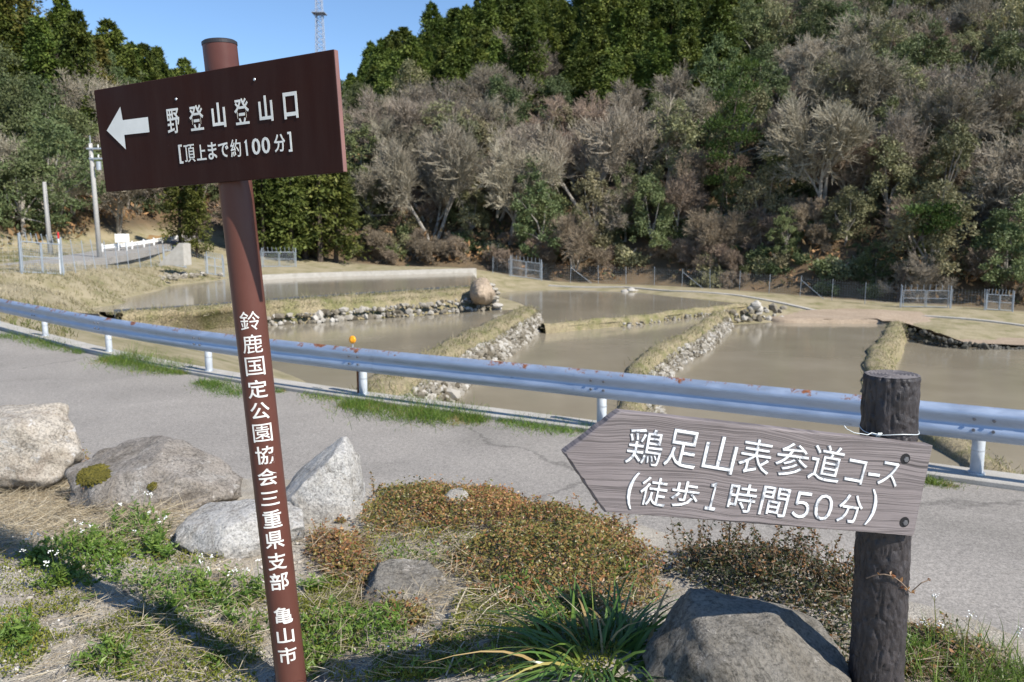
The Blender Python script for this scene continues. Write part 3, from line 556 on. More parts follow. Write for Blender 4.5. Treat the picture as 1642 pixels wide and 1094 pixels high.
def bank(label, left, right, foot, ztop, zl, zf, size, seed, stones=(0, 1), fringe=2600, cover=2.3, part_grass='grass_top'):
    """ridge between two paddies: left water edge, right top edge, stone foot on the right"""
    root = thing('paddy_bank', label, 'bank', (left[0][0], left[0][1], zf)); n = 60
    rs = lambda Ln: (lambda q: q[np.linspace(0, len(q) - 1, n).astype(int)])(resample(np.asarray(Ln, float)[:, :2], .1))
    Lf, Rt, Ft = rs(left), rs(right), rs(foot); w = (Rt - Lf); s = np.arange(n)
    rows = [np.c_[Lf - w * .25, np.full(n, zl - .6)], np.c_[Lf + w * .02, np.full(n, ztop - .07)], np.c_[Lf + w * .3, np.full(n, ztop + .02)], np.c_[Lf + w * .7, np.full(n, ztop + .03)], np.c_[Rt, np.full(n, ztop - .06)], np.c_[Rt * .7 + Ft * .3, np.full(n, ztop - .3)], np.c_[Ft, np.full(n, zf - .5)]]
    V = np.stack(rows, 1); k = len(rows); V[..., 2] += .15 * fbm(V[..., 0] * 1.1, V[..., 1] * 1.1, seed); V[..., :2] += .26 * np.stack([fbm(V[..., 0] * .9, V[..., 1] * .9, seed + 3), fbm(V[..., 0] * .9, V[..., 1] * .9, seed + 6)], -1)
    mb = MB(); mb.add((V.reshape(-1, 3) - np.array(root.location)), [(i * k + j, (i + 1) * k + j, (i + 1) * k + j + 1, i * k + j + 1) for i in range(n - 1) for j in range(k - 1)] , [((n - 1) * k, (n - 1) * k + j, (n - 1) * k + j + 1) for j in range(1, k - 1)])
    mb.build(part_grass, M['bank_grass'], root, True)
    if stones:
        a, b = int(stones[0] * (n - 1)), int(stones[1] * (n - 1)); mb = MB(); off = Rt * .72 + Ft * .28; Ft = Ft * 1.12 - Rt * .12
        stone_face(mb, off[a:b + 1], Ft[a:b + 1], ztop - .22, zf, size, seed, cover); mb.V = [v - np.array(root.location) for v in mb.V]; mb.build('stone_facing', M['wall_stone'], root)
    mb = MB(); grass_fringe(mb, Lf * .3 + Rt * .7, ztop, .28, fringe, seed); grass_fringe(mb, Rt * .7 + Ft * .3, ztop - .25, .15, fringe // 3, seed + 1); mb.V = [v - np.array(root.location) for v in mb.V]
    mb.build('grass_blades', M['fringe'], root)['kind'] = 'stuff'; return root
B1F = [(-3.2, 13.2), (-3.1, 18), (-2.75, 22.4), (-2.15, 25.9), (-1.5, 30), (.25, 38), (1.6, 45.6), (1.95, 47.8)]
bank('grass topped bank with a stone face, below and right of the guardrail reflector', B1L, B1R, B1F, -2.1, ZP1, ZP2, .215, 21)
B2L = offset2(resample(B2, .5), .36); B2R = offset2(resample(B2, .5), -.36); B2F = offset2(resample(B2, .5), -1.0)
bank('mossy bank with patches of stone between the two middle paddies, ending at a stone corner', B2L, B2R, B2F, -2.98, ZP2, ZP3, .20, 22, (0, .93), cover=1.9)
B3L = offset2(resample(B3, .5), .45); B3R = offset2(resample(B3, .5), -.45); B3F = offset2(resample(B3, .5), -.95)
bank('short curved grassy bank behind the top of the log post', B3L, B3R, B3F, -3.68, ZP3, ZP4, .24, 23, None, 2600)
RG2 = resample(RG, .5); bank('low narrow ridge of grass and concrete across the far middle paddies', offset2(RG2, .3), offset2(RG2, -.3), offset2(RG2, -.55), -2.72, ZPB, ZP2, .2, 24, (.3, .9), 500, .5)
# upper pond: grass slope over a long stone wall
W0 = resample(W0N, .5); W0F = line(ZP1, [(186, 545), (330, 528), (480, 519), (620, 509), (790, 497.5)])
up = bank('long dry grass slope over a pale stone wall below the upper pond', offset2(W0, .15), offset2(W0, -1.1), W0F, -1.18, ZP0, ZP1, .34, 25, None, 4200)
mb = MB(); wt = line(-1.55, [(186, 516), (330, 507), (480, 497), (620, 487), (770, 474)]); wt2 = line(-1.3, [(500, 490), (620, 481), (800, 468)])
ft = resample(W0F, .5); sl_ = (lambda q, n: q[np.linspace(0, len(q) - 1, n).astype(int)]); ft2 = sl_(resample(W0F, .1), 60); rt2 = sl_(resample(offset2(W0, -1.1), .1), 60)
ot = (ft2 - rt2); ot /= np.linalg.norm(ot, axis=1)[:, None] + 1e-6; stone_face(mb, ft2 * .5 + rt2 * .5 + ot * .34, ft2 + ot * .34, np.r_[-1.95, -1.8, -1.66, -1.55, -1.48], ZP1, .27, 33, 2.0); mb.V = [v - np.array(up.location) for v in mb.V]; mb.build('stone_wall', M['wall_stone'], up)
mb = MB(); r = np.random.default_rng(5)   # cornerstones at the right end of the wall
pc = at(796, 497, ZP1); C = [(pc[0] + .1 * math.sin(i * 2) - .05 * i, pc[1] + .2 * math.cos(i * 3), ZP1 + .05 + .24 * i) for i in range(7)]; pebbles(mb, C, np.full(7, .36), 2, r.uniform(.6, 1, 7), .5, .1); mb.V = [v - np.array(up.location) for v in mb.V]; mb.build('corner_stone', M['wall_stone'], up)
# earth mound at the right end of the pond
p = at(773, 470, -1.25); e = thing('earth_mound', 'rounded tan earth mound at the right end of the upper pond', 'mound', p); mb = MB(); V, F = ico(5); V = V.copy()
V[:, 2] = np.where(V[:, 2] > 0, V[:, 2] ** .8 if False else np.abs(V[:, 2]) ** .75, V[:, 2]); V[:, :2] *= (1.15 - .35 * np.clip(V[:, 2:3], 0, 1)) ; V = V * np.array([.66, 2.4, .86]); V = V + .24 * np.stack([fbm(V[:, 0] * 1.7 + i, V[:, 1] * 1.3 + V[:, 2] * 1.5, 40 + i) for i in range(3)], 1); mb.add(V + np.array([0, 1, 0]), None, F); mb.build('mound', M['field'], e, True)
r = np.random.default_rng(8); i = r.integers(0, len(V), 160); i = i[V[i, 2] > .05]; mb = MB(); mb.blades(V[i] + np.array([0, 1, 0]), r.normal(0, .5, (len(i), 3)) + V[i] * .3 + np.array([0, 0, .6]), r.uniform(.08, .2, len(i)), .03, r.normal(0, .3, (len(i), 3)), np.clip(r.normal(.68, .2, len(i)), 0, 1), k=2); mb.build('grass_blades', M['fringe'], e)['kind'] = 'stuff'
# black plastic edging sheet along the pond's near edge
mb = MB(); ed = resample(offset2(W0, .32), .12); kz = .04 * np.sin(np.arange(len(ed)) * 1.6); ed2 = ed + np.c_[np.zeros(len(ed)), kz]; sweep(mb, np.c_[ed2, np.zeros(len(ed))], [(0, ZP0 - .2), (0, ZP0 + .2), (-.02, ZP0 + .2), (-.02, ZP0 - .2)])
tag(mb.build('edging_sheet', M['black_plastic']), 'dark corrugated edging sheet along the near edge of the upper pond', 'edging')
mb = MB(); fw = line(-.98, [(395, 443), (470, 439.5), (560, 436.5), (640, 434.5), (762, 431)]); sweep(mb, resample(fw, 1), [(-.25, -2.2), (-.25, -.94), (.2, -.94), (.2, -2)]); tag(mb.build('concrete_wall', M['concrete']), 'low pale concrete wall along the far side of the upper pond', 'wall')
mb = MB(); pb = at(757, 436, ZP0)
# stone corner at the far end of the middle bank, and the dry field's dark wall
t = thing('stone_wall', 'short wall of big grey stones at the far corner of the third paddy', 'wall', at(1185, 518, ZP3)); mb = MB()
a, b = at(1176, 520, ZP3), at(1262, 513, ZP3); stone_face(mb, [a[:2] + (.0, .5), b[:2] + (0, .5)], [a[:2], b[:2]], ZP3 + 1.05, ZP3, .5, 41, 1.3); mb.V = [v - np.array(t.location) for v in mb.V]; mb.build('stones', M['wall_stone'], t)
mb = MB(); c = at(1212, 490, -2.75); pebbles(mb, [c, c + np.array([-.35, 0, -.2]), c + np.array([.3, .1, -.25]), c + np.array([.05, 0, .25])], [.35, .3, .28, .2], 2, [.9, .8, 1, .9], .8, .12); tag(mb.build('stone_heap', M['wall_stone']), 'small heap of pale stones on top of the stone corner', 'stones')
mb = MB(); c = at(1012, 466, -2.8); pebbles(mb, [c, c + np.array([-.5, 0, -.12]), c + np.array([.45, .1, -.1])], [.45, .4, .3], 2, [.95, .9, 1], .6, .12); tag(mb.build('stone_heap', M['wall_stone']), 'white stones lying by the fence beyond the far paddy', 'stones')
t = thing('stone_wall', 'dark stone wall holding the dry field above the right paddy', 'wall', at(1500, 548, ZP4)); mb = MB()
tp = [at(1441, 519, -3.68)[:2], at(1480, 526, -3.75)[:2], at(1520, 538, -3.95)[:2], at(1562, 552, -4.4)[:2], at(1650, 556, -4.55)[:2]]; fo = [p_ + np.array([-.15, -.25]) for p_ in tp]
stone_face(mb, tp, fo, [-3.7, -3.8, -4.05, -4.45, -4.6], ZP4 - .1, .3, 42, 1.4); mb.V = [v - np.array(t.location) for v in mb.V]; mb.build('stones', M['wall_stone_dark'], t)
# dry field: a raked bare sheet over the ground
mb = MB(); fe = tp + [at(1760, 562, -4.6)[:2]] + line(-3.6, [(1760, 512), (1642, 504), (1560, 500), (1450, 497), (1350, 494), (1285, 497), (1240, 506)]) + line(-3.6, [(1255, 511), (1330, 511.5), (1400, 512)])
gx = np.arange(14, 55, .45); gy = np.arange(44, 68, .45); X, Y = np.meshgrid(gx, gy); ins = inpoly(X.ravel(), Y.ravel(), fe).reshape(X.shape)
tw = np.array([[q_[0], q_[1]] for q_ in tp]); wx = np.clip((X - tp[0][0]) / (tp[3][0] - tp[0][0]), 0, 1.6)
Zf = np.minimum(-3.62 + .0 * X, -3.62) - (sst(0, 1.15, wx) * .85) * sst(60, 52, Y) + .05 * fbm(X * .8, Y * .8, 6) + .03 * np.sin((X * .5 + Y) * 3.2)
q = ins[:-1, :-1] & ins[1:, :-1] & ins[:-1, 1:] & ins[1:, 1:]; n2 = X.shape[1]; qi, qj = np.nonzero(q); b0 = qi * n2 + qj; mb.add(np.stack([X, Y, Zf], -1).reshape(-1, 3), np.stack([b0, b0 + 1, b0 + n2 + 1, b0 + n2], 1))
V = sweep(mb, resample(np.array(line(-3.62, [(1236, 508), (1255, 511), (1330, 511.5), (1400, 512), (1436, 514)])), .5), [(.5, -3.60), (.0, -3.63), (-.3, -3.75), (-.5, -4.3)], .12, 3)
struct('field', mb, M['field'], True)
# concrete channel strip at the foot of the hill fence
ln = resample(np.array(line(-2.95, [(880, 463.5), (1000, 465.5), (1080, 471)]) + line(-3.3, [(1180, 481), (1300, 489.5), (1420, 494), (1560, 500.5), (1700, 508)])), 1); mb = MB(); sweep(mb, np.c_[ln, ground_z(ln[:, 0], ln[:, 1])], [(-.25, -.3), (-.25, .07), (.25, .08), (.25, -.3)]); struct('concrete_path', mb, M['concrete'])
# the lane on the left, climbing behind the fence
LN = np.array([at(-260, 440, .15), at(-60, 429, .3), at(60, 423, .42), at(150, 411, .68), at_y(215, 399, 66), at_y(272, 386, 76), at_y(300, 379, 82), at_y(306, 373, 88)]); LN = resample(catmull(LN, 5), 1.0)
mb = MB(); sweep(mb, LN, [(-1.9, -.4), (-1.8, .06), (1.8, .08), (1.9, -.4)]); struct('lane', mb, M['asphalt'])
mb = MB(); V, F = ico(3)
for (u, v, y, sx, sz) in [(205, 372, 84, 4.2, 1.6), (300, 362, 92, 2.2, 2.6), (240, 392, 79, 3.5, .9)]:
    p = at_y(u, v, y); W_ = V * np.array([sx, 2.5, sz]); W_ = W_ + .35 * np.stack([fbm(W_[:, 0] + i * 9, W_[:, 1] + W_[:, 2], 60 + i) for i in range(3)], 1); mb.add(W_ + p, None, F)
struct('cutting_slope', mb, M['soil_orange'], True)

# ------------------------------------------------------------------ guardrail
PROF = [(.0, .172), (-.012, .178), (-.03, .172), (-.078, .125), (-.085, .105), (-.085, .062), (-.075, .045), (-.062, .014), (-.060, 0), (-.062, -.014), (-.075, -.045), (-.085, -.062), (-.085, -.105), (-.078, -.125), (-.03, -.172), (-.012, -.178), (0, -.172)]
RZ = .615
def knum(q):      # plan point and direction on the kerb curve nearest to x = q
    i = int(np.argmin(np.abs(KC[:, 0] - q))); i = min(max(i, 1), len(KC) - 2); d = KC[i + 1] - KC[i - 1]; return KC[i], d / np.linalg.norm(d)
rail = thing('guardrail', 'blue grey galvanised guardrail with rust spots along the far edge of the road', 'guardrail', (1.12, 9.93, 0)); RL = np.array(rail.location)
posts = [k for k in KERB if -18 < k[0] < 14]
RC = resample(offset2(KC, -.02), .25)
arc = lambda p_: int(np.argmin(np.linalg.norm(RC - np.asarray(p_)[:2], axis=1)))
M['bolt'] = plain('bolt_steel', (.17, .17, .18), .5, .5)
cuts = [0] + [arc(p_) for p_ in posts] + [len(RC) - 1]
for i, (a, b) in enumerate(zip(cuts[:-1], cuts[1:])):
    b = min(b + 1, len(RC) - 1); a = max(a - 1, 0) if i else 0; seg = RC[a:b + 1]
    if len(seg) < 3: continue
    sh = .003 * (i % 2); mb = MB(); sweep(mb, np.c_[seg, np.full(len(seg), RZ)], [(o_ - sh - .05, z_) for o_, z_ in PROF])
    mb.A = [np.tile([1, 1, 1, .9, .55] + [.32] * (len(PROF) - 8) + [.4] * 3, len(seg))]; mb.V = [v - RL for v in mb.V]; mb.build('beam', M['galv_rail'], rail, True)
for i, p_ in enumerate(posts):
    q, d = knum(p_[0]); n = np.array([-d[1], d[0]]); c = q + n * .07; mb = MB(); lean = R0.uniform(-.012, .012)
    mb.tube([(c[0], c[1], -.3), (c[0] + lean * .4, c[1], .3), (c[0] + lean * .5, c[1], .305), (c[0] + lean, c[1], .73)], [.062, .062, .0615, .062], 20); mb.V = [v - RL for v in mb.V]; po = mb.build('post', M['galv_pale'], rail, True)
    mb = MB(); mb.tube([(c[0], c[1], .052), (c[0], c[1], .075), (c[0], c[1], .076)], [.085, .08, .0], 16); mb.V = [v - RL for v in mb.V]; mb.build('base_collar', M['galv'], po); mb = MB(); mb.tube([(c[0], c[1], .30), (c[0], c[1], .312)], [.064, .064], 18); mb.V = [v - RL for v in mb.V]; mb.build('collar', M['galv'], po)
    for du in (-.06, .11):
        for dz in (.055, -.055):
            f = q + d * du - n * .158; mb = MB(); mb.tube([(f[0], f[1], RZ + dz), tuple(f - n * .016) + (RZ + dz,)], .017, 6); mb.V = [v - RL for v in mb.V]; mb.build('bolt', M['bolt'], rail)
q, d = knum(-2.3); n = np.array([-d[1], d[0]]); f = q - n * .03 - d * .1; mb = MB(); mb.tube([(f[0], f[1], .74), (f[0], f[1], .89)], .012, 8); mb.V = [v - RL for v in mb.V]; st = mb.build('reflector_stem', M['galv'], rail)
mb = MB(); F3 = np.array([f[0], f[1], .90]); n3 = np.array([-n[0], -n[1], .05]); mb.tube([F3 - n3 * .012, F3 + n3 * .012, F3 + n3 * .02, F3 + n3 * .024], [.058, .06, .045, .0], 20); mb.V = [v - RL for v in mb.V]; mb.build('reflector', M['amber'], st, True)
# rusty stake beside the reflector post
q, d = knum(-2.3); f = q - d * .13 + np.array([-d[1], d[0]]) * .1; mb = MB(); mb.tube([(f[0], f[1], -.2), (f[0], f[1], .52)], .02, 6); M['rust'] = plain('rust', (.22, .09, .04), .9); tag(mb.build('stake', M['rust']), 'rusty brown stake beside the guardrail post under the orange reflector', 'stake')

# ------------------------------------------------------------------ the two signs
def basis(ex, ez):
    ex = np.array(ex, float); ex /= np.linalg.norm(ex); ez = np.array(ez, float); ez -= ex * (ex @ ez); ez /= np.linalg.norm(ez); return ex, np.cross(ez, ex), ez      # ey points away from the reader
def setm(o, c, ex, ey, ez):
    o.matrix_world = Matrix(((ex[0], ey[0], ez[0], c[0]), (ex[1], ey[1], ez[1], c[1]), (ex[2], ey[2], ez[2], c[2]), (0, 0, 0, 1)))
def plane_uv(u, v, c, ex, ey, ez, off=0):
    d = ray(u, v); t = ((c + ey * off - EYE) @ ey) / (d @ ey); p = EYE + d * t - c; return p @ ex, p @ ez
GL = {}
def glyph(ch, weight, extrude=.02, bevel=0.0, res=3, slices=False):
    k = (ch, weight, extrude, bevel, slices)
    if k not in GL:
        cu = bpy.data.curves.new('g', 'FONT'); cu.body = ch; cu.offset = weight; cu.extrude = extrude; cu.bevel_depth = bevel; cu.bevel_resolution = 2; cu.resolution_u = res; cu.fill_mode = 'FRONT' if not bevel else 'BOTH'
        ob = bpy.data.objects.new('g', cu); COL.objects.link(ob); bpy.context.view_layer.update(); me = bpy.data.meshes.new_from_object(ob.evaluated_get(bpy.context.evaluated_depsgraph_get()))
        V = np.array([x.co[:] for x in me.vertices]); P = [tuple(f.vertices) for f in me.polygons]
        if slices:
            bm = bmesh.new(); bm.from_mesh(me)
            for xx in np.arange(V[:, 0].min() + .05, V[:, 0].max(), .07): bmesh.ops.bisect_plane(bm, geom=bm.verts[:] + bm.edges[:] + bm.faces[:], plane_co=(xx, 0, 0), plane_no=(1, 0, 0))
            bmesh.ops.triangulate(bm, faces=bm.faces[:]); bm.verts.index_update(); V = np.array([x.co[:] for x in bm.verts]); P = [tuple(q.index for q in f.verts) for f in bm.faces]; bm.free()
        bpy.data.objects.remove(ob); bpy.data.curves.remove(cu); bpy.data.meshes.remove(me); GL[k] = (V, P)
    return GL[k]
def put_glyph(mb, ch, w, h, place, weight=.02, extrude=.02, bevel=0.0, depth=1.0, flip=True, rot=0.0, ext_ref=None, slices=False):
    V, P = glyph(ch, weight, extrude, bevel, 3, slices); V = V.copy()
    lo, hi = (V.min(0), V.max(0)) if ext_ref is None else ext_ref
    x = (V[:, 0] - (lo[0] + hi[0]) / 2) / max(hi[0] - lo[0], 1e-6) * w; y = (V[:, 1] - (lo[1] + hi[1]) / 2) / max(hi[1] - lo[1], 1e-6) * h
    if rot: x, y = x * math.cos(rot) - y * math.sin(rot), x * math.sin(rot) + y * math.cos(rot)
    W = place(x, y, V[:, 2] * depth); Q = [p for p in P if len(p) == 4]; T = [p for p in P if len(p) == 3]
    for p in P:
        if len(p) > 4: T += [(p[0], p[i], p[i + 1]) for i in range(1, len(p) - 1)]
    mb.add(W, Q, T)
# --- brown direction sign
c1 = np.array([-.92325, 2.4866, 2.85467]); e1x, e1y, e1z = basis((.8943, -.4461, .0349), (-.0460, -.0139, .9988)); BW, BH = .993, .329
gap = .068; pa_ = plane_uv(365, 185, c1, e1x, e1y, e1z, gap); ax_mid = c1 + e1x * pa_[0] + e1z * pa_[1]
pmid = ax_mid + e1y * gap; q0 = at_d(466.5, 1085, 0); ld = ray(466.5, 1085)
bot = EYE + ld * ((pmid[1] + .02) / ld[1]); pdir = (pmid - bot) / np.linalg.norm(pmid - bot); ltop = EYE + ray(350.5, 72) * (pmid[1] / ray(350.5, 72)[1]); top = bot + pdir * ((ltop - bot) @ pdir)
PR = .0508
sign = thing('direction_sign', 'tall brown leaning signpost with a brown arrow board and white lettering down the pole', 'sign', bot - pdir * .03)
SL = np.array(sign.location)
mb = MB(); zz = np.linspace(-.25, 1, 40); P_ = bot + (top - bot) * zz[:, None]; mb.tube(P_, PR, 48, cap=False); mb.V = [v - SL for v in mb.V]; mb.build('pole', M['brown_pole'], sign, True)
mb = MB(); mb.tube([top - pdir * .003, top + pdir * .006, top + pdir * .010, top + pdir * .012], [PR + .0015, PR + .0015, PR - .004, 0], 40); mb.V = [v - SL for v in mb.V]; M['cap'] = plain('cap_dark', (.03, .028, .03), .45); mb.build('pole_cap', M['cap'], sign, False)
mb = MB(); mb.box((0, .008, 0), (BW, .016, BH), bev=.0018); MX = np.stack([e1x, e1y, e1z], 1); mb.V = [v @ MX.T + c1 - SL for v in mb.V]; bd = mb.build('board', M['brown_board'], sign)
M['board_edge'] = plain('board_edge', (.22, .115, .10), .5)
mb = MB(); mb.box((BW / 2 + .0012, .008, 0), (.002, .0155, BH - .003)); mb.V = [v @ MX.T + c1 - SL for v in mb.V]; mb.build('board_edge', M['board_edge'], bd)
def on1(x0, z0):
    return lambda x, y, z: c1 + (x0 + x)[:, None] * e1x + (z0 + y)[:, None] * e1z - (z * 0 + .0012 + (z > 0) * .0006)[:, None] * e1y - SL
Z1 = lambda zx, zy: (140 + zx / 3.9095, 60 + zy / 3.9095)
mb = MB(); arrow = [plane_uv(*Z1(*p), c1, e1x, e1y, e1z) for p in [(125, 585), (210, 435), (225, 520), (383, 500), (393, 595), (235, 612), (245, 703)]]
A3 = np.array([c1 + e1x * a + e1z * b - e1y * .0018 - SL for a, b in arrow]); mb.add(A3, [(2, 3, 4, 5)], [(0, 1, 2), (0, 2, 5), (0, 5, 6)]); mb.build('arrow', M['board_letter'], bd)
mb = MB()
def glyph_px(mb, ch, zc, wh, Zf, cbe, onf, **kw):
    u, v = Zf(*zc); a, b = plane_uv(u, v, *cbe); k = wh[2] if len(wh) > 2 else 1
    # size: pixel box -> board units through neighbouring sight lines
    du = (plane_uv(*Zf(zc[0] + wh[0] / 2, zc[1]), *cbe)[0] - plane_uv(*Zf(zc[0] - wh[0] / 2, zc[1]), *cbe)[0]); dv = (plane_uv(*Zf(zc[0], zc[1] - wh[1] / 2), *cbe)[1] - plane_uv(*Zf(zc[0], zc[1] + wh[1] / 2), *cbe)[1])
    put_glyph(mb, ch, du, dv, onf(a, b), **kw)
cb1 = (c1, e1x, e1y, e1z)
for ch, zc, wh in [('野', (541, 525), (78, 158)), ('登', (686, 505), (88, 160)), ('山', (825, 488), (84, 158)), ('登', (970, 465), (92, 166)), ('山', (1120, 447), (86, 165)), ('口', (1276, 427), (88, 168))]: glyph_px(mb, ch, zc, wh, Z1, cb1, on1, weight={'野': .008, '登': .012}.get(ch, .022), extrude=.004)
for ch, zc, wh in [('[', (588, 733), (22, 120)), ('頂', (643, 728), (66, 112)), ('上', (716, 722), (58, 98)), ('ま', (786, 712), (54, 108)), ('で', (856, 707), (62, 92)), ('約', (932, 695), (64, 112)), ('0', (1060, 685), (52, 104)), ('0', (1121, 677), (52, 104)), ('分', (1208, 663), (70, 112)), (']', (1272, 655), (22, 126))]: glyph_px(mb, ch, zc, wh, Z1, cb1, on1, weight=.004 if ch in '頂約' else .014, extrude=.004)
one = [plane_uv(*Z1(*p), *cb1) for p in [(985, 660), (996, 643), (1001, 641), (1012, 742), (1001, 743), (992, 664)]]
mb.add([c1 + e1x * a + e1z * b - e1y * .0018 - SL for a, b in one], None, [(0, 1, 5), (1, 2, 5), (2, 3, 4), (2, 4, 5)])
mb.build('lettering', M['board_letter'], bd)
for zc in [(557, 388), (1048, 265)]:
    mb = MB(); a, b = plane_uv(*Z1(*zc), *cb1); o_ = c1 + e1x * a + e1z * b - SL; mb.tube([o_, o_ - e1y * .002], [.0045, .0035], 10); mb.build('screw', M['galv'], bd)
for k in (-.06, .06):
    mb = MB(); o_ = ax_mid + e1z * k - SL; mb.box(o_ + e1y * .03, (.06, .03, .03), MX); mb.build('bracket', M['brown_pole'], sign)
# lettering that wraps round the pole
def on_pole(t0):
    cpt = bot + pdir * t0; f = EYE - cpt; f -= pdir * (f @ pdir); f /= np.linalg.norm(f); sx = np.cross(pdir, f); sx /= np.linalg.norm(sx)
    def place(x, y, z):
        th = (x - .003) / PR; r = PR + .0006 + (z > 0) * .0005; return cpt + (y[:, None] * pdir) + r[:, None] * (np.cos(th)[:, None] * f + np.sin(th)[:, None] * sx) - SL
    return place, cpt, f
def t_at_v(v):
    lo, hi = 0, 2.3
    for _ in range(40):
        t_ = (lo + hi) / 2; _, cpt, f = on_pole(t_); lo, hi = (lo, t_) if proj(cpt + f * PR)[1] < v else (t_, hi)
    return t_
mb = MB(); vs_ = [514.5, 551.5, 587.5, 624, 659, 694.5, 730, 765, 799.5, 832.5, 866, 900.5, 932.5, 987, 1019.5, 1051]
wh_ = {'公': (.062, .056), '三': (.060, .046), '山': (.058, .056), '会': (.064, .058)}
for ch, v in zip('鈴鹿国定公園協会三重県支部亀山市', vs_):
    w, h = wh_.get(ch, (.062, .060)); put_glyph(mb, ch, w, h * 1.0, on_pole(t_at_v(v))[0], weight=.002 if ch in '園国鹿鈴' else .012, extrude=.004, slices=True)
mb.build('pole_lettering', M['pole_letter'], sign)

# --- grey wooden arrow board on a log post
c2 = np.array([.69483, 2.02947, 1.9013]); e2x, e2y, e2z = basis((.9682, .2001, -.15), (.1475, .0274, .9887)); cb2 = (c2, e2x, e2y, e2z)
out = [plane_uv(u, v, *cb2) for u, v in [(905, 727), (995, 660), (1497, 715), (1466, 860), (970, 822)]]
TH = .034
lp = plane_uv(1424, 780, *cb2); lax = c2 + e2x * lp[0] + e2z * lp[1] + e2y * (TH + .076); d_ = ray(1430, 600); ltop = EYE + d_ * (lax[1] / d_[1]); d_ = ray(1404, 1094); lbot = EYE + d_ * (lax[1] / d_[1]); ldir = (ltop - lbot) / np.linalg.norm(ltop - lbot); gzp = float(bank_z(lbot[0], lbot[1]))
LB = lbot.copy(); sg2 = thing('trail_sign', 'grey wood-grain arrow board with carved white lettering on a dark log post', 'sign', LB); LR = .0745
nz, na = 300, 130; t_ = np.linspace(-.25, 1, nz)[:, None]; th = np.linspace(0, 2 * math.pi, na, endpoint=False)[None]
Pc = lbot[None, None] + (ltop - lbot)[None, None] * t_[..., None]; sx = np.cross([0, 1, 0], ldir); sx /= np.linalg.norm(sx); sy = np.cross(ldir, sx); Ll = np.linalg.norm(ltop - lbot)
bx, by = np.cos(th) * 2.2 + 0 * t_, np.sin(th) * 2.2 + 0 * t_; hh = t_ * Ll
nz3 = np.array([[mnoise.turbulence(Vector((float(math.cos(a)) * 2.4, float(math.sin(a)) * 2.4, float(h_[0]) * 15)), 4, True) for a in th[0]] for h_ in hh]); gro = np.array([[mnoise.noise(Vector((float(math.cos(a)) * 6, float(math.sin(a)) * 6, float(h_[0]) * 11))) for a in th[0]] for h_ in hh])
rr = LR * (1 + .085 * (nz3 - .5) - .07 * np.clip(np.abs(gro) < .12, 0, 1) * (1 - np.abs(gro) / .12)); rr = rr * np.where(t_ > .995, .965, 1)
V = Pc + rr[..., None] * (np.cos(th)[..., None] * sx + np.sin(th)[..., None] * sy); mb = MB(); mb.add(V.reshape(-1, 3) - LB, [(i * na + j, i * na + (j + 1) % na, (i + 1) * na + (j + 1) % na, (i + 1) * na + j) for i in range(nz - 1) for j in range(na)]); mb.build('log_post', M['log'], sg2, True)
mb = MB(); V = []; rings = 14
for i in range(rings + 1):
    q = rr[-1] * (1 - i / rings * .999); zoff = .0022 * (i % 2) - .001; V.append(ltop + (q[:, None]) * (np.cos(th[0])[:, None] * sx + np.sin(th[0])[:, None] * sy) + ldir * zoff * (i > 0))
V = np.concatenate(V); mb.add(V - LB, [(i * na + j, i * na + (j + 1) % na, (i + 1) * na + (j + 1) % na, (i + 1) * na + j) for i in range(rings) for j in range(na)]); mb.build('log_top', M['log_top'], sg2)
# board: bevelled outline prism, edges slightly chewed
M2 = np.stack([e2x, e2y, e2z], 1); OL = []
for i in range(5):
    a, b = np.array(out[i]), np.array(out[(i + 1) % 5]); k = max(2, int(np.linalg.norm(b - a) / .012)); nrm = np.array([b[1] - a[1], a[0] - b[0]]); nrm /= np.linalg.norm(nrm)
    for j in range(k):
        amp = .0032 if i in (0, 4) else .0010; OL.append(a + (b - a) * j / k + nrm * amp * fbm(j * .9 + i * 31, 0, 2))
OL = np.array(OL); cen = OL.mean(0); nO = len(OL); ins = cen + (OL - cen) * (1 - .004 / np.linalg.norm(OL - cen, axis=1)[:, None] * 1.3)
V = np.concatenate([np.c_[ins[:, 0], np.zeros(nO), ins[:, 1]], np.c_[OL[:, 0], np.full(nO, .004), OL[:, 1]], np.c_[OL[:, 0], np.full(nO, TH), OL[:, 1]]]); Q = [(k * nO + j, k * nO + (j + 1) % nO, (k + 1) * nO + (j + 1) % nO, (k + 1) * nO + j) for k in range(2) for j in range(nO)]
def ngon(V2):
    bm = bmesh.new(); f = bm.faces.new([bm.verts.new((p[0], 0, p[1])) for p in V2]); bmesh.ops.triangulate(bm, faces=[f]); bm.verts.index_update(); T = [[v.index for v in q.verts] for q in bm.faces]; bm.free(); return T
T0 = ngon(ins); mb = MB(); mb.add(V, Q, T0 + [[2 * nO + a for a in t] for t in ngon(OL)]); board2 = mb.build('arrow_board', M['wood_board'], sg2, False)
board2.matrix_parent_inverse = Matrix.Identity(4); Mloc = Matrix(((e2x[0], e2y[0], e2z[0], c2[0] - LB[0]), (e2x[1], e2y[1], e2z[1], c2[1] - LB[1]), (e2x[2], e2y[2], e2z[2], c2[2] - LB[2]), (0, 0, 0, 1))); board2.matrix_local = Mloc
Z2 = lambda zx, zy: (890 + zx / 2.6484, 560 + zy / 2.6484)
def on2(lift):
    return lambda x0, z0: (lambda x, y, z: np.stack([x0 + x, -(z + lift), z0 + y], 1))
row1 = [('鶏', (381, 415), (146, 158)), ('足', (540, 424), (138, 160)), ('山', (700, 448), (140, 152)), ('表', (851, 457), (140, 148)), ('参', (1006, 470), (138, 146)), ('道', (1152, 485), (140, 152)), ('コ', (1274, 520), (80, 100)), ('ー', (1352, 533), (48, 14)), ('ス', (1418, 530), (88, 100))]
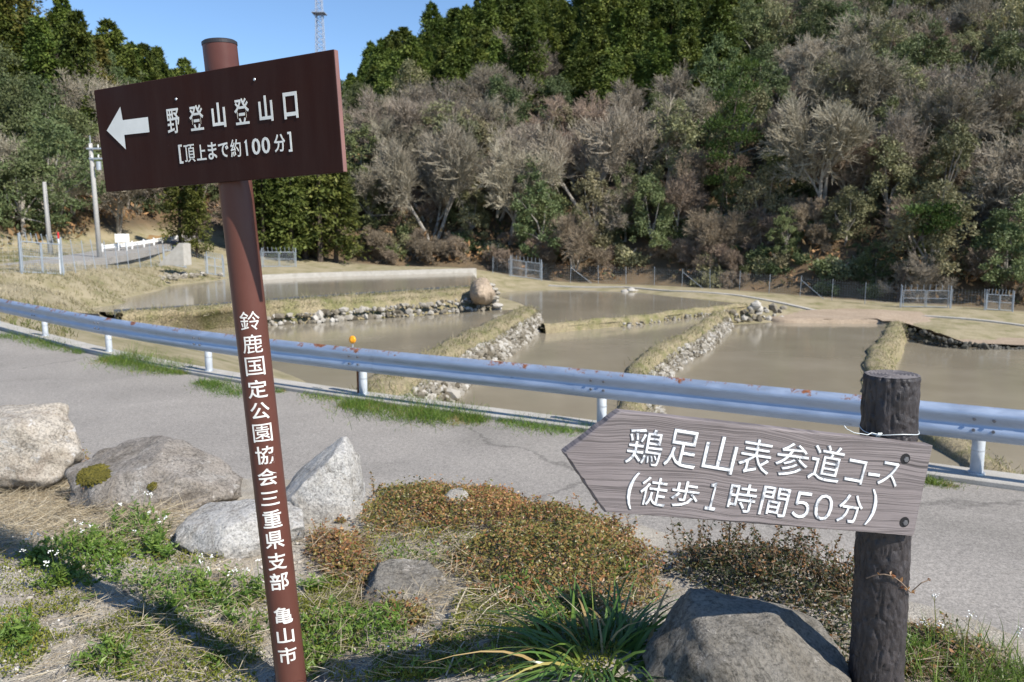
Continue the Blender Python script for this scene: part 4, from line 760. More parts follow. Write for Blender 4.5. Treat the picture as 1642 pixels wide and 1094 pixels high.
row2 = [('(', (324, 600), (36, 155)), ('徒', (418, 605), (116, 122)), ('歩', (551, 617), (118, 112)), ('１', (668, 625), (46, 116)), ('時', (794, 632), (116, 122)), ('間', (930, 648), (118, 122)), ('５', (1046, 662), (72, 114)), ('０', (1138, 672), (76, 112)), ('分', (1252, 678), (104, 122)), (')', (1345, 672), (36, 152))]
tilt = -rad(0)
for nm, mt, wt, ex_, bv, lf, g1 in (('carved_shade', 'groove_shade', .014, .0, .010, .0004, 5), ('carved_lettering', 'carved_paint', -.014, .0, .013, .0012, 0)):  # wider dark copy under the raised letters paints the shade of the carving
    mb = MB()
    for row, w_ in ((row1, wt), (row2, wt * .6)):
        for ch, zc, wh in row:
            h_ = (ord(ch) * 37 % 17) / 16 - .5; k_ = wh[0] * (1 + .05 * h_) + g1, wh[1] * (1 - .04 * h_) + g1; glyph_px(mb, ch, zc, k_, Z2, cb2, on2(lf), weight=w_ , extrude=ex_, bevel=bv, rot=-.05 + .045 * h_, depth=.14 if nm == 'carved_shade' else .17)
    mb.build(nm, M[mt], board2, nm != 'carved_shade')
for zc in [(1487, 465), (1483, 734)]:
    a, b = plane_uv(*Z2(*zc), *cb2); mb = MB(); mb.tube([(a, -.0010, b), (a, -.0006, b)], [.0148, .0148], 24); h_ = mb.build('bolt_hole', M['hole'], board2)
    mb = MB(); mb.tube([(a + .003, -.0012, b - .002), (a + .003, -.003, b - .002), (a + .003, -.0034, b - .002)], [.0085, .0075, .0], 6); mb.build('bolt', M['bolt'], h_)
# white wire tied round the post, with a loose end
mb = MB(); wv = 688; tpar = ((EYE + ray(1428, wv) * (lax[1] / ray(1428, wv)[1])) - lbot) @ ldir; cw = lbot + ldir * tpar; ang = np.linspace(-.2, 2 * math.pi - .2, 50)
mb.tube([cw + (LR * 1.03) * (math.cos(a) * sx + math.sin(a) * sy) + ldir * .004 * math.sin(a * 3) for a in ang], .0014, 6)
e0 = cw + LR * 1.03 * (-.75 * sx - .72 * sy); mb.tube([e0 + np.array([dx, dy, dz]) for dx, dy, dz in [(.03, -.003, -.004), (0, 0, .0), (-.022, -.012, .007), (-.035, -.016, .002), (-.05, -.02, .006), (-.075, -.024, .01), (-.098, -.026, .022), (-.105, -.026, .031)]], .0013, 6)
for k in range(3): mb.tube([e0 + np.array([-.006 + k * .004, -.006, -.006]), e0 + np.array([.0 + k * .004, -.008, .006])], .0022, 5)
tag(mb.build('wire', M['wire'], None, True), 'thin white wire tied round the log post above the board', 'wire')

# ------------------------------------------------------------------ poles, fences, gates, tower beyond the paddies
def loc(mb, L): mb.V = [v - np.asarray(L, float) for v in mb.V]; return mb
def gnd(u, v, y0=25, y1=140):
    """first meeting of a sight line with the ground beyond the road"""
    d = ray(u, v); ys_ = np.linspace(y0, y1, 500); P = EYE[None] + d[None] * (ys_ / d[1])[:, None]; g = ground_z(P[:, 0], P[:, 1]); i = np.nonzero(P[:, 2] <= g)[0]
    p = P[i[0]] if len(i) else P[-1]; return np.array([p[0], p[1], gz(p[0], p[1])])
def utility_pole(u, v, y, htop, label, arms):
    x = (u - CX) / FPX * (y * math.cos(PITCH) + .4); b = np.array([x, y, gz(x, y)]); d = ray(*htop); tz = (EYE + d * (y / d[1])); t = thing('utility_pole', label, 'utility pole', b); H = tz[2] - b[2]; lx = tz[0] - b[0] 
    mb = MB(); mb.tube([(0, 0, -.5), (lx * .5, 0, H * .5), (lx, 0, H)], [.17, .15, .12], 14); mb.build('pole', M['pole_concrete'], t, True)
    if arms:
        for k, (dz, w) in enumerate([(-.35, 1.1), (-1.0, .9)]):
            mb = MB(); mb.box((lx + .45, -.13, H + dz), (w * 1.2, .09, .1)); a = mb.build('cross_arm', M['galv'], t)
            for q in (-.4, .1, .5):
                mb = MB(); mb.tube([(lx + .45 + q * w, -.13, H + dz + .05), (lx + .45 + q * w, -.13, H + dz + .12), (lx + .45 + q * w, -.13, H + dz + .17), (lx + .45 + q * w, -.13, H + dz + .26)], [.03, .06, .03, .05], 8); mb.build('insulator', M['white_paint'], a)
        mb = MB(); mb.tube([(lx + .55, -.2, H - 1.75), (lx + .55, -.2, H - 1.2)], .16, 12); mb.build('transformer', M['galv'], t)
        mb = MB(); mb.tube([(lx, 0, H), (lx, 0, H + .5)], .03, 6); mb.build('top_rod', M['galv'], t)
    return b + np.array([lx, 0, H])
T1 = utility_pole(162, 430, 54, (145, 230), 'tall weathered utility pole with cross arms behind the wire fence', True)
T2 = utility_pole(83, 408, 58, (71, 292), 'plain pale utility pole without cross arms at the lane by the gate', False)
for k, (dx, dz) in enumerate([(-.1, -.3), (.4, -.3), (.9, -.95)]):
    s = np.linspace(0, 1, 24)[:, None]; A = T1 + np.array([dx, -.13, dz + .2]); P_ = A * (1 - s) + (T2 + np.array([0, 0, -.1 - .5 * k])) * s; P_[:, 2] -= (1.2 * 4 * s * (1 - s))[:, 0] * .6
    mb = MB(); mb.tube(P_, .012, 5); tag(mb.build('power_line', M['steel_dark']), ['sagging black cable strung highest between the two utility poles', 'sagging black cable in the middle between the two utility poles', 'sagging black cable lowest between the two utility poles'][k], 'cable', 'cables between the utility poles')
# white notice board on two legs
b = at_y(197, 400, 62); b[2] = gz(b[0], b[1]); t = thing('notice_board', 'blank white notice board on two thin legs beside the lane', 'sign', b, rot=(0, 0, .5)); pz = at_y(197, 382, 62)[2] - b[2]
mb = MB(); mb.box((0, 0, pz), (1.0, .05, .64)); mb.build('panel', M['white_paint'], t)
for s in (-.28, .30): mb = MB(); mb.tube([(s, .05, -.3), (s, .05, pz)], .04, 8); mb.build('leg', M['white_paint'], t)
# white guardrail beside the climbing lane
pts = [at_y(162, 397, 60), at_y(205, 393, 64), at_y(238, 388, 68), at_y(262, 384, 72), at_y(285, 381, 76)]; t = thing('guardrail', 'short white guardrail along the climbing lane at the far left', 'guardrail', pts[0]); L = np.array(t.location)
mb = MB(); P_ = resample(np.array(pts), .5); sweep(mb, P_, [(0, .16), (-.07, .1), (-.02, 0), (-.07, -.1), (0, -.16)]); loc(mb, L).build('beam', M['white_paint'], t)
for p in resample(np.array(pts), 2.2): mb = MB(); mb.tube([p + np.array([.03, .1, -1.1]), p + np.array([.03, .1, .28])], .07, 8); loc(mb, L).build('post', M['white_paint'], t)
# delineator by the gate, concrete ramp wall
b = at_y(97, 440, 42.5); b[2] = gz(b[0], b[1]); t = thing('marker_post', 'white marker post with a red top beside the left fence gate', 'marker post', b); hz = at_y(93, 372, 42.5); hz = hz - b
mb = MB(); mb.tube([(0, 0, -.2), (hz[0], 0, hz[2] - .35)], .035, 8); mb.build('post', M['white_paint'], t); mb = MB(); mb.tube([(hz[0], 0, hz[2] - .35), (hz[0], 0, hz[2] - .1), (hz[0], 0, hz[2])], [.05, .05, .02], 8); mb.build('red_top', M['red_paint'], t)
b = at_y(272, 408, 58); t = thing('concrete_wedge', 'small grey concrete wing wall below the climbing lane', 'wall', b); mb = MB(); V = np.array([(-.9, 0, -.8), (1.0, 0, -.8), (1.0, 0, .75), (.7, 0, .8)]); mb.add(np.concatenate([V, V + np.array([.2, .9, 0])]), [(0, 1, 2, 3), (4, 5, 6, 7), (0, 1, 5, 4), (1, 2, 6, 5), (2, 3, 7, 6), (3, 0, 4, 7)]); mb.build('wall', M['concrete'], t)
mb = MB(); c = np.array([gnd(u, v) for u, v in [(262, 446), (280, 443), (300, 441), (318, 440), (290, 445), (310, 444), (270, 443)]]); r = np.random.default_rng(3); cc = np.concatenate([c + r.normal(0, .5, c.shape) * np.array([1, 1, .1]) for _ in range(9)]); pebbles(mb, cc, r.uniform(.12, .28, len(cc)), 1, r.uniform(.3, .9, len(cc)), .7, .2); tag(mb.build('stone_revetment', M['wall_stone']), 'low strip of loose stones in the grass left of the upper pond', 'stones')
b = gnd(128, 505); t = thing('culvert', 'small dark drain opening in the dry grass above the guardrail', 'drain', b); mb = MB(); mb.tube([np.array([-.12, -.16, -.02]), np.array([.5, .5, -.15])], .13, 12); mb.build('pipe', M['hole'], t)
def gate(pa, pb, h, label, bars=5, spikes=True):
    """steel-framed wire gate between two base points"""
    pa, pb = np.array(pa, float), np.array(pb, float); t = thing('fence_gate', label, 'gate', pa); D = pb - pa; W_ = np.linalg.norm(D[:2]); d = D / np.linalg.norm(D); up = np.array([0, 0, 1.0])
    for k, s in enumerate((0, 1)): mb = MB(); mb.tube([D * s - up * .3, D * s + up * (h + (.25 if spikes else .05))], .045, 8); mb.build('gate_post', M['galv_fence'], t)
    for lo, hi in ((.04, .485), (.515, .96)):
        mb = MB(); a, b_ = D * lo, D * hi; q = [a + up * .08, b_ + up * .08, b_ + up * (h * .92), a + up * (h * .92), a + up * .08]
        for i in range(4): mb.tube([q[i], q[i + 1]], .028, 6)
        mb.tube([a + up * h * .5, b_ + up * h * .5], .022, 6); lf = mb.build('gate_leaf', M['galv_fence'], t)
        mb = MB(); ks = np.linspace(lo, hi, int(W_ * (hi - lo) / .11) + 2); A_ = np.concatenate([[D * k + up * .08 for k in ks], [a + up * z for z in np.arange(.15, h * .92, .11)]]); B_ = np.concatenate([[D * k + up * h * .92 for k in ks], [b_ + up * z for z in np.arange(.15, h * .92, .11)]]); mb.prisms(A_, B_, .0055, .0055); mb.build('wire_mesh', M['galv_fence'], lf)
    if spikes:
        for k in np.linspace(.06, .94, 8):
            mb = MB(); mb.tube([D * k + up * h * .9, D * k + up * (h + .32) + np.array([-.02, -.1, 0])], .022, 6); mb.build('upright', M['galv_fence'], t)
    return t
def fence(pts, h, step, label, mesh=.16, lean=0.0, brace=0):
    P_ = resample(np.array(pts, float), step); t = thing('wire_fence', label, 'fence', P_[0]); L = np.array(t.location); up = np.array([lean, 0, 1.0]); r = random.Random(len(P_))
    for i, p in enumerate(P_):
        tl = np.array([lean + r.uniform(-.04, .04), r.uniform(-.04, .04), 1]); mb = MB(); mb.tube([p - tl * .3, p + tl * (h + r.uniform(-.05, .12))], .024, 6); loc(mb, L).build('fence_post', M['galv_fence'] if i % 3 else M['galv_fence'], t)
        if brace and i % brace == 1:
            q = P_[min(i + 1, len(P_) - 1)]; mb = MB(); mb.tube([p + up * h * .85, p + (q - p) * .75], .022, 6); loc(mb, L).build('brace', M['galv_fence'], t)
    A_, B_ = [], []
    for p, q in zip(P_[:-1], P_[1:]):
        for z in np.arange(.1, h, mesh): A_.append(p + up * z); B_.append(q + up * z)
        for k in np.arange(0, 1, mesh / step): A_.append(p + (q - p) * k + up * .05); B_.append(p + (q - p) * k + up * h)
    mb = MB(); mb.prisms(np.array(A_), np.array(B_), .0032, .0032); loc(mb, L).build('wire_mesh', M['galv_fence'], t); return t
def P3(u, v, z): return at(u, v, z)
def onb(u, v, y): p = at_y(u, v, y); p[2] = min(p[2], gz(p[0], p[1]) + .05) if abs(p[2] - gz(p[0], p[1])) > .4 else gz(p[0], p[1]); return p
def og(u, y): x = (u - CX) / FPX * (y * math.cos(PITCH) + .3); return np.array([x, y, gz(x, y)])
gate(og(35, 40), og(101, 42), 1.75, 'tall grey mesh gate with upright bars at the lane on the far left')
gate(og(331, 63), og(357, 63.5), 1.5, 'small grey mesh gate left of the brown pole beyond the pond')
gate(og(420, 70), og(474, 71), 1.45, 'grey mesh gate right of the brown pole beyond the pond wall')
gate(og(262, 63), og(296, 64), 1.3, 'grey mesh gate beside the concrete wing wall at the lane')
gate(og(819, 77), og(868, 77), 1.75, 'pale steel gate with upright bars at the wood edge beyond the middle paddies')
gate(og(1450, 61.5), og(1529, 60.5), 1.45, 'wide steel gate at the wood edge behind the dry field')
gate(og(1587, 59.5), og(1631, 59), 1.3, 'narrow steel gate at the right end of the fence behind the field')
fence([og(-70, 37), og(-5, 38.5), og(33, 40)], 1.9, 2.2, 'wire fence with leaning posts at the left edge beside the lane', .2, .03)
fence([og(103, 43.5), og(150, 49), og(200, 54.5), og(258, 61)], 1.7, 1.9, 'wire fence with thin posts on the grassy mound in front of the lane', .2, -.08)
fence([og(298, 64), og(329, 63)], 1.5, 1.6, 'short wire fence between two gates left of the brown pole', .2)
fence([og(359, 63.5), og(392, 66), og(418, 70)], 1.5, 2.2, 'short wire fence hidden partly behind the brown pole', .2)
fence([og(870, 77), og(960, 77), og(1060, 75), og(1180, 71), og(1310, 66.5), og(1448, 61.5)], 1.7, 2.6, 'long dark wire fence along the wood edge behind the far paddies', .2, 0, 4)
fence([og(1531, 60.5), og(1585, 59.5)], 1.5, 2.0, 'short wire fence between the two gates behind the dry field', .2)
fence([og(790, 77), og(817, 77)], 1.6, 1.5, 'short wire fence left of the pale steel gate by the earth mound', .2)
# red and white lattice mast: a far blue-grey steel lattice tower on the ridge
y = 330; a0 = at_y(515.5, 130, y); t0_ = at_y(512, -60, y); t = thing('lattice_tower', 'distant blue grey steel lattice tower on the ridge beside the brown sign', 'tower', a0); L = np.array(t.location); H = t0_[2] - a0[2]; wb, wt_ = 3.1, 1.3
cor = lambda k, z: np.array([(1 if k in (0, 1) else -1) * (wb + (wt_ - wb) * z / H) * .6, (1 if k in (0, 3) else -1) * (wb + (wt_ - wb) * z / H) * .6, z])
for k in range(4): mb = MB(); mb.tube([cor(k, -8), cor(k, H)], .17, 6); mb.build('leg', M['tower_steel'], t)
mb = MB(); zz = np.linspace(-8, H, 26)
for z, z2 in zip(zz[:-1], zz[1:]):
    for k in range(4):
        a, b = cor(k, z), cor((k + 1) % 4, z2); mb.prisms([a, cor((k + 1) % 4, z), cor(k, z)], [b, cor(k, z2), cor((k + 1) % 4, z)], .085, .085)
mb.build('bracing', M['tower_steel'], t)
for v in (22, -20):
    z = at_y(512, v, y)[2] - a0[2]; mb = MB(); mb.box((0, 0, z), (5.2, 5.2, .25)); mb.box((0, -2.5, z + .6), (5.2, .12, .12)); mb.box((0, 2.5, z + .6), (5.2, .12, .12)); mb.build('platform', M['tower_steel'], t)

# ------------------------------------------------------------------ trees: one of each kind, then copies
def rv(n): v = RN.normal(size=(n, 3)); return v / np.linalg.norm(v, axis=1)[:, None]
def tree_root(name): o = bpy.data.objects.new(name, None); COL.objects.link(o); o.empty_display_size = .3; return o
def conifer(name, leaf, H, R, n, seed, droop=.25, base=.12, taper=.85):
    r = np.random.default_rng(seed); o = tree_root(name); mb = MB(); mb.tube([(0, 0, -.6), (0, 0, H * .5), (.05, 0, H * .97)], [H * .016 + .06, H * .01 + .03, .02], 7); mb.build('trunk', M['bark_dark'], o)
    nb = 170; h = base + (1 - base) * r.uniform(0, 1, nb) ** .85; az = r.uniform(0, 6.283, nb); rr = R * (1 - h) ** taper * r.uniform(.72, 1.12, nb) * (1 + .18 * np.sin(az * 2 + seed)) + .15
    per = n // nb; i = np.repeat(np.arange(nb), per); s = r.uniform(.15, 1, len(i)) ** .6; dirx, diry = np.cos(az[i]), np.sin(az[i]); wd = rr[i] * .30
    C = np.c_[dirx * rr[i] * s, diry * rr[i] * s, h[i] * H - droop * rr[i] * s ** 1.6 + .12 * rr[i]] + r.normal(0, 1, (len(i), 3)) * np.c_[wd, wd, wd * .75] * .55
    D = np.c_[dirx, diry, -.25 + 0 * dirx] + r.normal(0, .55, (len(i), 3)); N = np.c_[dirx * .4, diry * .4, 1 + 0 * dirx] + r.normal(0, .5, (len(i), 3)); tone = r.uniform(.15, .8, nb)[i] + r.normal(0, .14, len(i))
    mb = MB(); mb.leaves(C, D, N, r.uniform(.28, .6, len(i)), r.uniform(.13, .27, len(i)), np.clip(tone, 0, 1)); mb.build('crown', leaf, o); o['H'] = H; return o
def broadleaf(name, leaf, H, R, nc, per, seed, zs=.62, low=.22):
    r = np.random.default_rng(seed); o = tree_root(name); mb = MB(); fork = np.array([0, 0, H * .25]); mb.tube([(0, 0, -.6), (.05, .05, H * .12), fork], [H * .026 + .03, H * .022, H * .018], 7)
    hz = r.uniform(.06, 1, nc) ** .8; az = r.uniform(0, 6.283, nc); lob = 1 + .38 * np.sin(az * 2 + seed) + .25 * np.sin(az * 3 + hz * 7 + seed * 2); rp = R * np.sqrt(np.clip(1 - ((hz - .42) / .62) ** 2, .02, 1)) * np.clip(lob, .4, 1.5) * r.uniform(.25, 1, nc) ** .5
    C0 = np.c_[np.cos(az) * rp, np.sin(az) * rp, hz * H * (1 + .14 * np.sin(az + seed))]
    for k in range(12): c = C0[r.integers(nc)]; mid = (fork + c) / 2 + r.normal(0, .25, 3); mb.tube([fork, mid, c], [H * .013, H * .008, .02], 5)
    mb.build('trunk', M['bark'], o); i = np.repeat(np.arange(nc), per); cr = r.uniform(.35, 1.1, nc) * R * .27; P_ = rv(len(i)); P_[:, 2] = P_[:, 2] * .75 + .1
    C = C0[i] + P_ * cr[i][:, None] * (r.uniform(.2, 1.15, len(i)) ** .6)[:, None]; D = P_ + r.normal(0, .9, P_.shape); N = P_ + np.array([0, 0, .7]) + r.normal(0, .55, P_.shape); tone = r.uniform(.25, .7, nc)[i] + r.normal(0, .12, len(i))
    mb = MB(); mb.leaves(C, D, N, r.uniform(.17, .36, len(i)), r.uniform(.09, .18, len(i)), np.clip(tone, 0, 1)); mb.build('crown', leaf, o); o['H'] = H; return o
def bare(name, twig, H, spread, seed, stems=3, tr=.5, bark='bark'):
    r = np.random.default_rng(seed); o = tree_root(name); TB, TW = MB(), MB(); A_, B_, ra, rb, tn = [], [], [], [], []
    def grow(p, d, L, rad_, lev):
        k = 3; q = p
        for s in range(k):
            d = d + r.normal(0, .13, 3) + np.array([0, 0, .05]); d = d / np.linalg.norm(d); q2 = q + d * L / k; r2 = rad_ * (1 - .22 * (s + 1) / k * 1.6)
            A_.append(q); B_.append(q2); ra.append(rad_ * (1 - .22 * s / k * 1.6)); rb.append(r2); tn.append(lev); q = q2
            if lev < 4 and s >= (1 if lev == 0 else 0):
                for c in range([1, 2, 2, 3][min(lev, 3)]):
                    nd_ = d + spread * r.normal(0, .62, 3) + np.array([0, 0, .12]); nd_ /= np.linalg.norm(nd_); grow(q, nd_, L * r.uniform(.5, .78), rad_ * r.uniform(.42, .62), lev + 1)
        if lev < 4:
            for c in range(2): nd_ = d + spread * r.normal(0, .45, 3); nd_ /= np.linalg.norm(nd_); grow(q, nd_, L * r.uniform(.5, .75), rad_ * .6, lev + 1)
    for s in range(stems):
        a = r.uniform(0, 6.28); d = np.array([math.cos(a) * .42 * spread, math.sin(a) * .42 * spread, 1]); grow(np.array([math.cos(a) * .12, math.sin(a) * .12, -.5]), d / np.linalg.norm(d), H * .36, H * .017 * (1.2 if stems == 1 else 1), 0)
    A_, B_, ra, rb, tn = map(np.array, (A_, B_, ra, rb, tn)); m = tn <= 1; TB.prisms(A_[m], B_[m], ra[m], rb[m], 6); TB.build('trunk', M[bark], o)
    m = ~m; TW.prisms(A_[m], B_[m], np.maximum(ra[m], .015), np.maximum(rb[m], .009), 3, np.clip(r.normal(.5, .22, m.sum()), 0, 1)); TW.build('crown', twig, o); o['H'] = H * 1.05; return o
def pine(name, leaf, H, tufts, seed, lean=0.0, R=1.9):
    r = np.random.default_rng(seed); o = tree_root(name); mb = MB(); ax = lambda t: np.array([lean * H * t + .25 * math.sin(t * 3 + seed), .1 * math.sin(t * 5), H * t]); mb.tube([ax(t) for t in np.linspace(-.04, 1, 9)], np.linspace(H * .013 + .03, .03, 9), 7); C, D, N, a = [], [], [], []
    for (t, s, az) in tufts:
        p = ax(t); c = p + np.array([math.cos(az) * s * R * .7, math.sin(az) * s * R * .7, .3]); mb.tube([p, (p + c) / 2 + np.array([0, 0, .1]), c], [.05, .035, .02], 5); n = int(420 * s); q = r.normal(0, 1, (n, 3)) * np.array([.62, .62, .22]) * s * R * .62; C.append(c + q); D.append(q * .5 + r.normal(0, .4, (n, 3)) + np.array([0, 0, .5])); N.append(r.normal(0, .6, (n, 3)) + np.array([0, 0, 1])); a.append(np.clip(r.normal(r.uniform(.35, .65), .18, n), 0, 1))
    mb.build('trunk', M['bark_dark'], o); mb = MB(); C, D, N, a = map(np.concatenate, (C, D, N, a)); mb.leaves(C, D, N, r.uniform(.25, .5, len(C)), r.uniform(.10, .2, len(C)), a); mb.build('crown', leaf, o); o['H'] = H; return o
def shrub(name, leaf, R, n, seed):
    r = np.random.default_rng(seed); o = tree_root(name); mb = MB()
    for k in range(7): a = r.uniform(0, 6.28); mb.tube([(0, 0, -.3), (math.cos(a) * R * .3, math.sin(a) * R * .3, R * .5), (math.cos(a) * R * .6, math.sin(a) * R * .6, R * .9)], [.04, .03, .012], 5)
    mb.build('trunk', M['bark'], o); nc = 22; d = rv(nc); d[:, 2] = np.abs(d[:, 2]); C0 = d * r.uniform(.4, 1, nc)[:, None] * np.array([R, R, R * .85]); i = r.integers(0, nc, n); P_ = rv(n); C = C0[i] + P_ * R * .33 * r.uniform(.3, 1, (n, 1))
    mb = MB(); mb.leaves(C, P_ + r.normal(0, .8, P_.shape), P_ + np.array([0, 0, .7]) + r.normal(0, .5, P_.shape), r.uniform(.16, .34, n), r.uniform(.09, .18, n), np.clip(r.uniform(.2, .75, nc)[i] + r.normal(0, .15, n), 0, 1)); mb.build('crown', leaf, o); o['H'] = R * 1.3; return o
KINDS = {
 'cypress': [conifer('cypress_tree', M['leaf_cypress'], 13, 3.7, 11000, s, .16, .06, .58) for s in (1, 2, 3)],
 'cedar': [conifer('cedar_tree', M['leaf_cedar'], 12, 2.3, 6000, s, .3, .12, .75) for s in (4, 5)],
 'bronze': [conifer('cedar_tree', M['leaf_bronze'], 14, 3.1, 6500, 6, .3, .08, .6)],
 'dark': [broadleaf('evergreen_tree', M['leaf_dark'], 7.4, 2.7, 84, 80, s) for s in (11, 12, 13)],
 'grey': [broadleaf('evergreen_tree', M['leaf_grey'], 6.8, 2.6, 84, 76, s) for s in (14, 15, 16)],
 'bare': [bare('bare_tree', M['twig'], 8.5, sp_, s, st) for s, st, sp_ in ((21, 3, .85), (22, 4, 1.15), (23, 1, 1.0), (26, 2, .75), (27, 5, 1.3))],
 'red': [bare('bare_tree', M['twig_red'], 7.2, sp_, s, st) for s, st, sp_ in ((24, 4, 1.1), (25, 2, .9), (28, 1, 1.2))],
 'shrub': [shrub('shrub', M['leaf_grey'], 1.5, 1600, 31), shrub('shrub', M['leaf_dark'], 1.4, 1600, 32)],
 'brownshrub': [bare('shrub', M['twig_red'], 3.4, 1.3, 33, 5)],
}
for k_, L_ in KINDS.items():
    print(k_, [[len(c.data.polygons) for c in o.children] for o in L_])
PLACED = []; USED = set()
def plant(kind, x, y, s=1.0, sz=1.0, rot=None, z=None, var=None):
    L_ = KINDS[kind]; src = L_[R0.randrange(len(L_)) if var is None else var]
    if src.name not in USED: USED.add(src.name); o = src
    else:
        o = src.copy(); COL.objects.link(o)
        for k__ in ('label', 'category', 'group'):
            if k__ in o: del o[k__]
        for c in src.children: d = c.copy(); COL.objects.link(d); d.parent = o
    o.location = (x, y, (gz(x, y) if z is None else z) - .1); o.rotation_euler = (R0.uniform(-.05, .05), R0.uniform(-.05, .05), R0.uniform(0, 6.28) if rot is None else rot); kx = R0.uniform(.84, 1.18); o.scale = (s * kx, s / kx, s * sz)
    H = o['H'] * s * sz; u, v = proj((x, y, o.location[2])); ut, vt = proj((x, y, o.location[2] + H)); PLACED.append([kind, o, u, v, vt]); return o
def zone_kind(u, v):
    """what grows where on the wooded hill (picture position of the tree's foot)"""
    q = R0.random(); jag = 26 * math.sin(u * .021) + 14 * math.sin(u * .053 + 1)
    edge = np.interp(u, [520, 560, 640, 780, 860, 960, 1060, 1160, 1200, 1215], [215, 225, 215, 215, 205, 205, 215, 215, 120, -200])
    if 540 < u < 1215 and v < edge + jag * .5: return 'cypress' if q < .93 else 'bare'
    if v > 405 and q < .22: return 'shrub'
    if u < 330:
        if v > 300: return 'dark' if q < .5 else ('cedar' if q < .62 else ('bare' if q < .82 else 'red'))
        return 'dark' if q < .45 else ('cypress' if q < .72 else ('cedar' if q < .9 else 'bare'))
    w = .5 + .5 * math.sin(u * .013 + v * .021 + 1.3)
    if u < 800: return 'bare' if q < .36 else ('red' if q < .48 else ('grey' if q < .75 else 'dark'))
    if q < .14 + .16 * w: return 'bare'
    if q < .38: return 'red'
    if q < .66: return 'grey'
    return 'dark'
prof = np.full(260, 1094.0)
def visible(u, vt, v, w):
    a, b = int((u - w + 200) / 8), int((u + w + 200) / 8) + 1; a, b = max(a, 0), min(b, 260)
    if a >= b: return False
    ok = (vt < prof[a:b].max() - 10); prof[a + 1:max(b - 1, a + 2)] = np.minimum(prof[a + 1:max(b - 1, a + 2)], vt + (v - vt) * .2); return ok
# singled-out trees first
def plant_at(kind, u, v, y, **k):
    p = at_y(u, v, y); return plant(kind, p[0], y, **k)
KINDS['tallpine'] = [pine('pine_tree', M['leaf_pine'], 15.5, [(.30, .75, 2.6), (.36, .8, .6), (.44, .8, 3.6), (.52, .9, 2.2), (.56, 1.0, 5.4), (.64, 1.1, 3.4), (.68, .8, .3), (.76, .9, 1.2), (.82, .9, 3.0), (.88, .9, .4), (.96, .8, 2.0), (.99, .7, 5)], 3, .13, 2.2)]
KINDS['leanpine'] = [pine('pine_tree', M['leaf_pine'], 8.2, [(.80, .8, .2), (.86, .9, 5.8), (.92, .9, .8), (.97, .7, 3.0), (1.0, .7, .0), (.74, .5, .2)], 9, .30, 2.0)]
KINDS['snag'] = [bare('bare_tree', M['twig'], 9.0, 1.25, 77, 2)]
SPECIAL = {}
def special(kind, u, v, y, label, **k):
    o = plant_at(kind, u, v, y, rot=k.pop('rot', 0), **k); PLACED.pop(); o['label'] = label; o['category'] = 'tree'; return o
special('tallpine', 1150, 440, 80, 'tall bright green pine with tiered branches standing out midway up the wooded slope')
special('leanpine', 1436, 478, 64.5, 'slender pine leaning right on a bare trunk with one green tuft above the field gate', s=.9)
special('snag', 1478, 478, 64.5, 'pale leafless tree with crooked white limbs beside the steel gate behind the field', s=.55)
special('snag', 985, 440, 84, 'pale leafless tree with arching limbs low on the slope above the far paddy', s=.8, rot=2.0)
special('snag', 1170, 180, 118, 'pale dead tree with upright forked limbs against the dark conifers', s=.9, rot=4.0)
special('bronze', 28, 255, 88, 'big bronze green cedar rising past the top left corner of the picture', s=1.35, sz=1.05)
special('cypress', 192, 215, 104, 'tall dark conifer against the sky left of the brown sign', s=1.12, var=0)
special('cypress', 152, 215, 108, 'narrower dark conifer just left of the tall one against the sky', s=.85, var=1)
special('bronze', 165, 285, 92, 'rounded bronze green conifer below the dark conifers on the left hill', s=.82)
ced = [(292, 72, .72), (318, 70, .66), (425, 76, 1.0), (447, 78, 1.15), (470, 76, .92), (492, 78, 1.1), (515, 77, 1.15), (540, 78, 1.0)]
nm = ['leftmost, short bright green cedar at the lane bend left of the brown pole', 'short bright green cedar nearest the brown pole on its left', 'bright green cedar touching the brown pole on its right', 'second bright green cedar to the right of the brown pole', 'third bright green cedar to the right of the brown pole', 'fourth bright green cedar to the right of the brown pole', 'fifth bright green cedar to the right of the brown pole', 'bright green cedar at the right end of the row below the sign corner']
for (u, y, s), l in zip(ced, nm):
    x = (u - CX) / FPX * y; o = plant('cedar', x, y, s=s, z=max(gz(x, y) - .2, -1.5)); PLACED.pop(); o['label'] = l; o['category'] = 'tree'; o['group'] = 'row of cedars beyond the upper pond'
# the wooded hill, front rows first
yrow = 58.0; cnt = 0
while yrow < 210:
    sp = 4.15 + (yrow - 58) * .02; xr = -yrow * .76 + R0.uniform(0, sp)
    while xr < yrow * .76:
        x = xr + R0.uniform(-.38, .38) * sp; y = yrow + R0.uniform(-.38, .38) * sp; xr += sp; rs = float(rise(np.array([x]), np.array([y]))[0]); yb = np.interp(x, YBX, YBY)
        if rs < .35: continue
        if -36.5 < x < -29 and y < 90: continue
        z = gz(x, y); u, v = proj((x, y, z))
        if u < -110 or u > 1750 or v < -70: continue
        kd = zone_kind(u, v); s = R0.uniform(.62, 1.15) * {'bare': 1.35, 'red': 1.25, 'cypress': .92, 'grey': 1.12, 'dark': 1.08}.get(kd, 1); hgt = KINDS[kd][0]['H'] * s
        if 1225 < u < 1450 and v > 395 and kd != 'shrub': s *= .5; kd = 'red' if R0.random() < .7 else kd
        ut, vt = proj((x, y, z + hgt))
        if not visible(u, vt, v, FPX / y * 2.2 * s): continue
        plant(kd, x, y, s=s, sz=R0.uniform(.9, 1.12)); cnt += 1
        if kd == 'cypress' and R0.random() < .75: plant(kd, x + R0.uniform(1.8, 2.8), y + R0.uniform(.5, 2.4), s=s * R0.uniform(.8, 1.15), sz=R0.uniform(.9, 1.15))
    yrow += sp * .86
i = 0
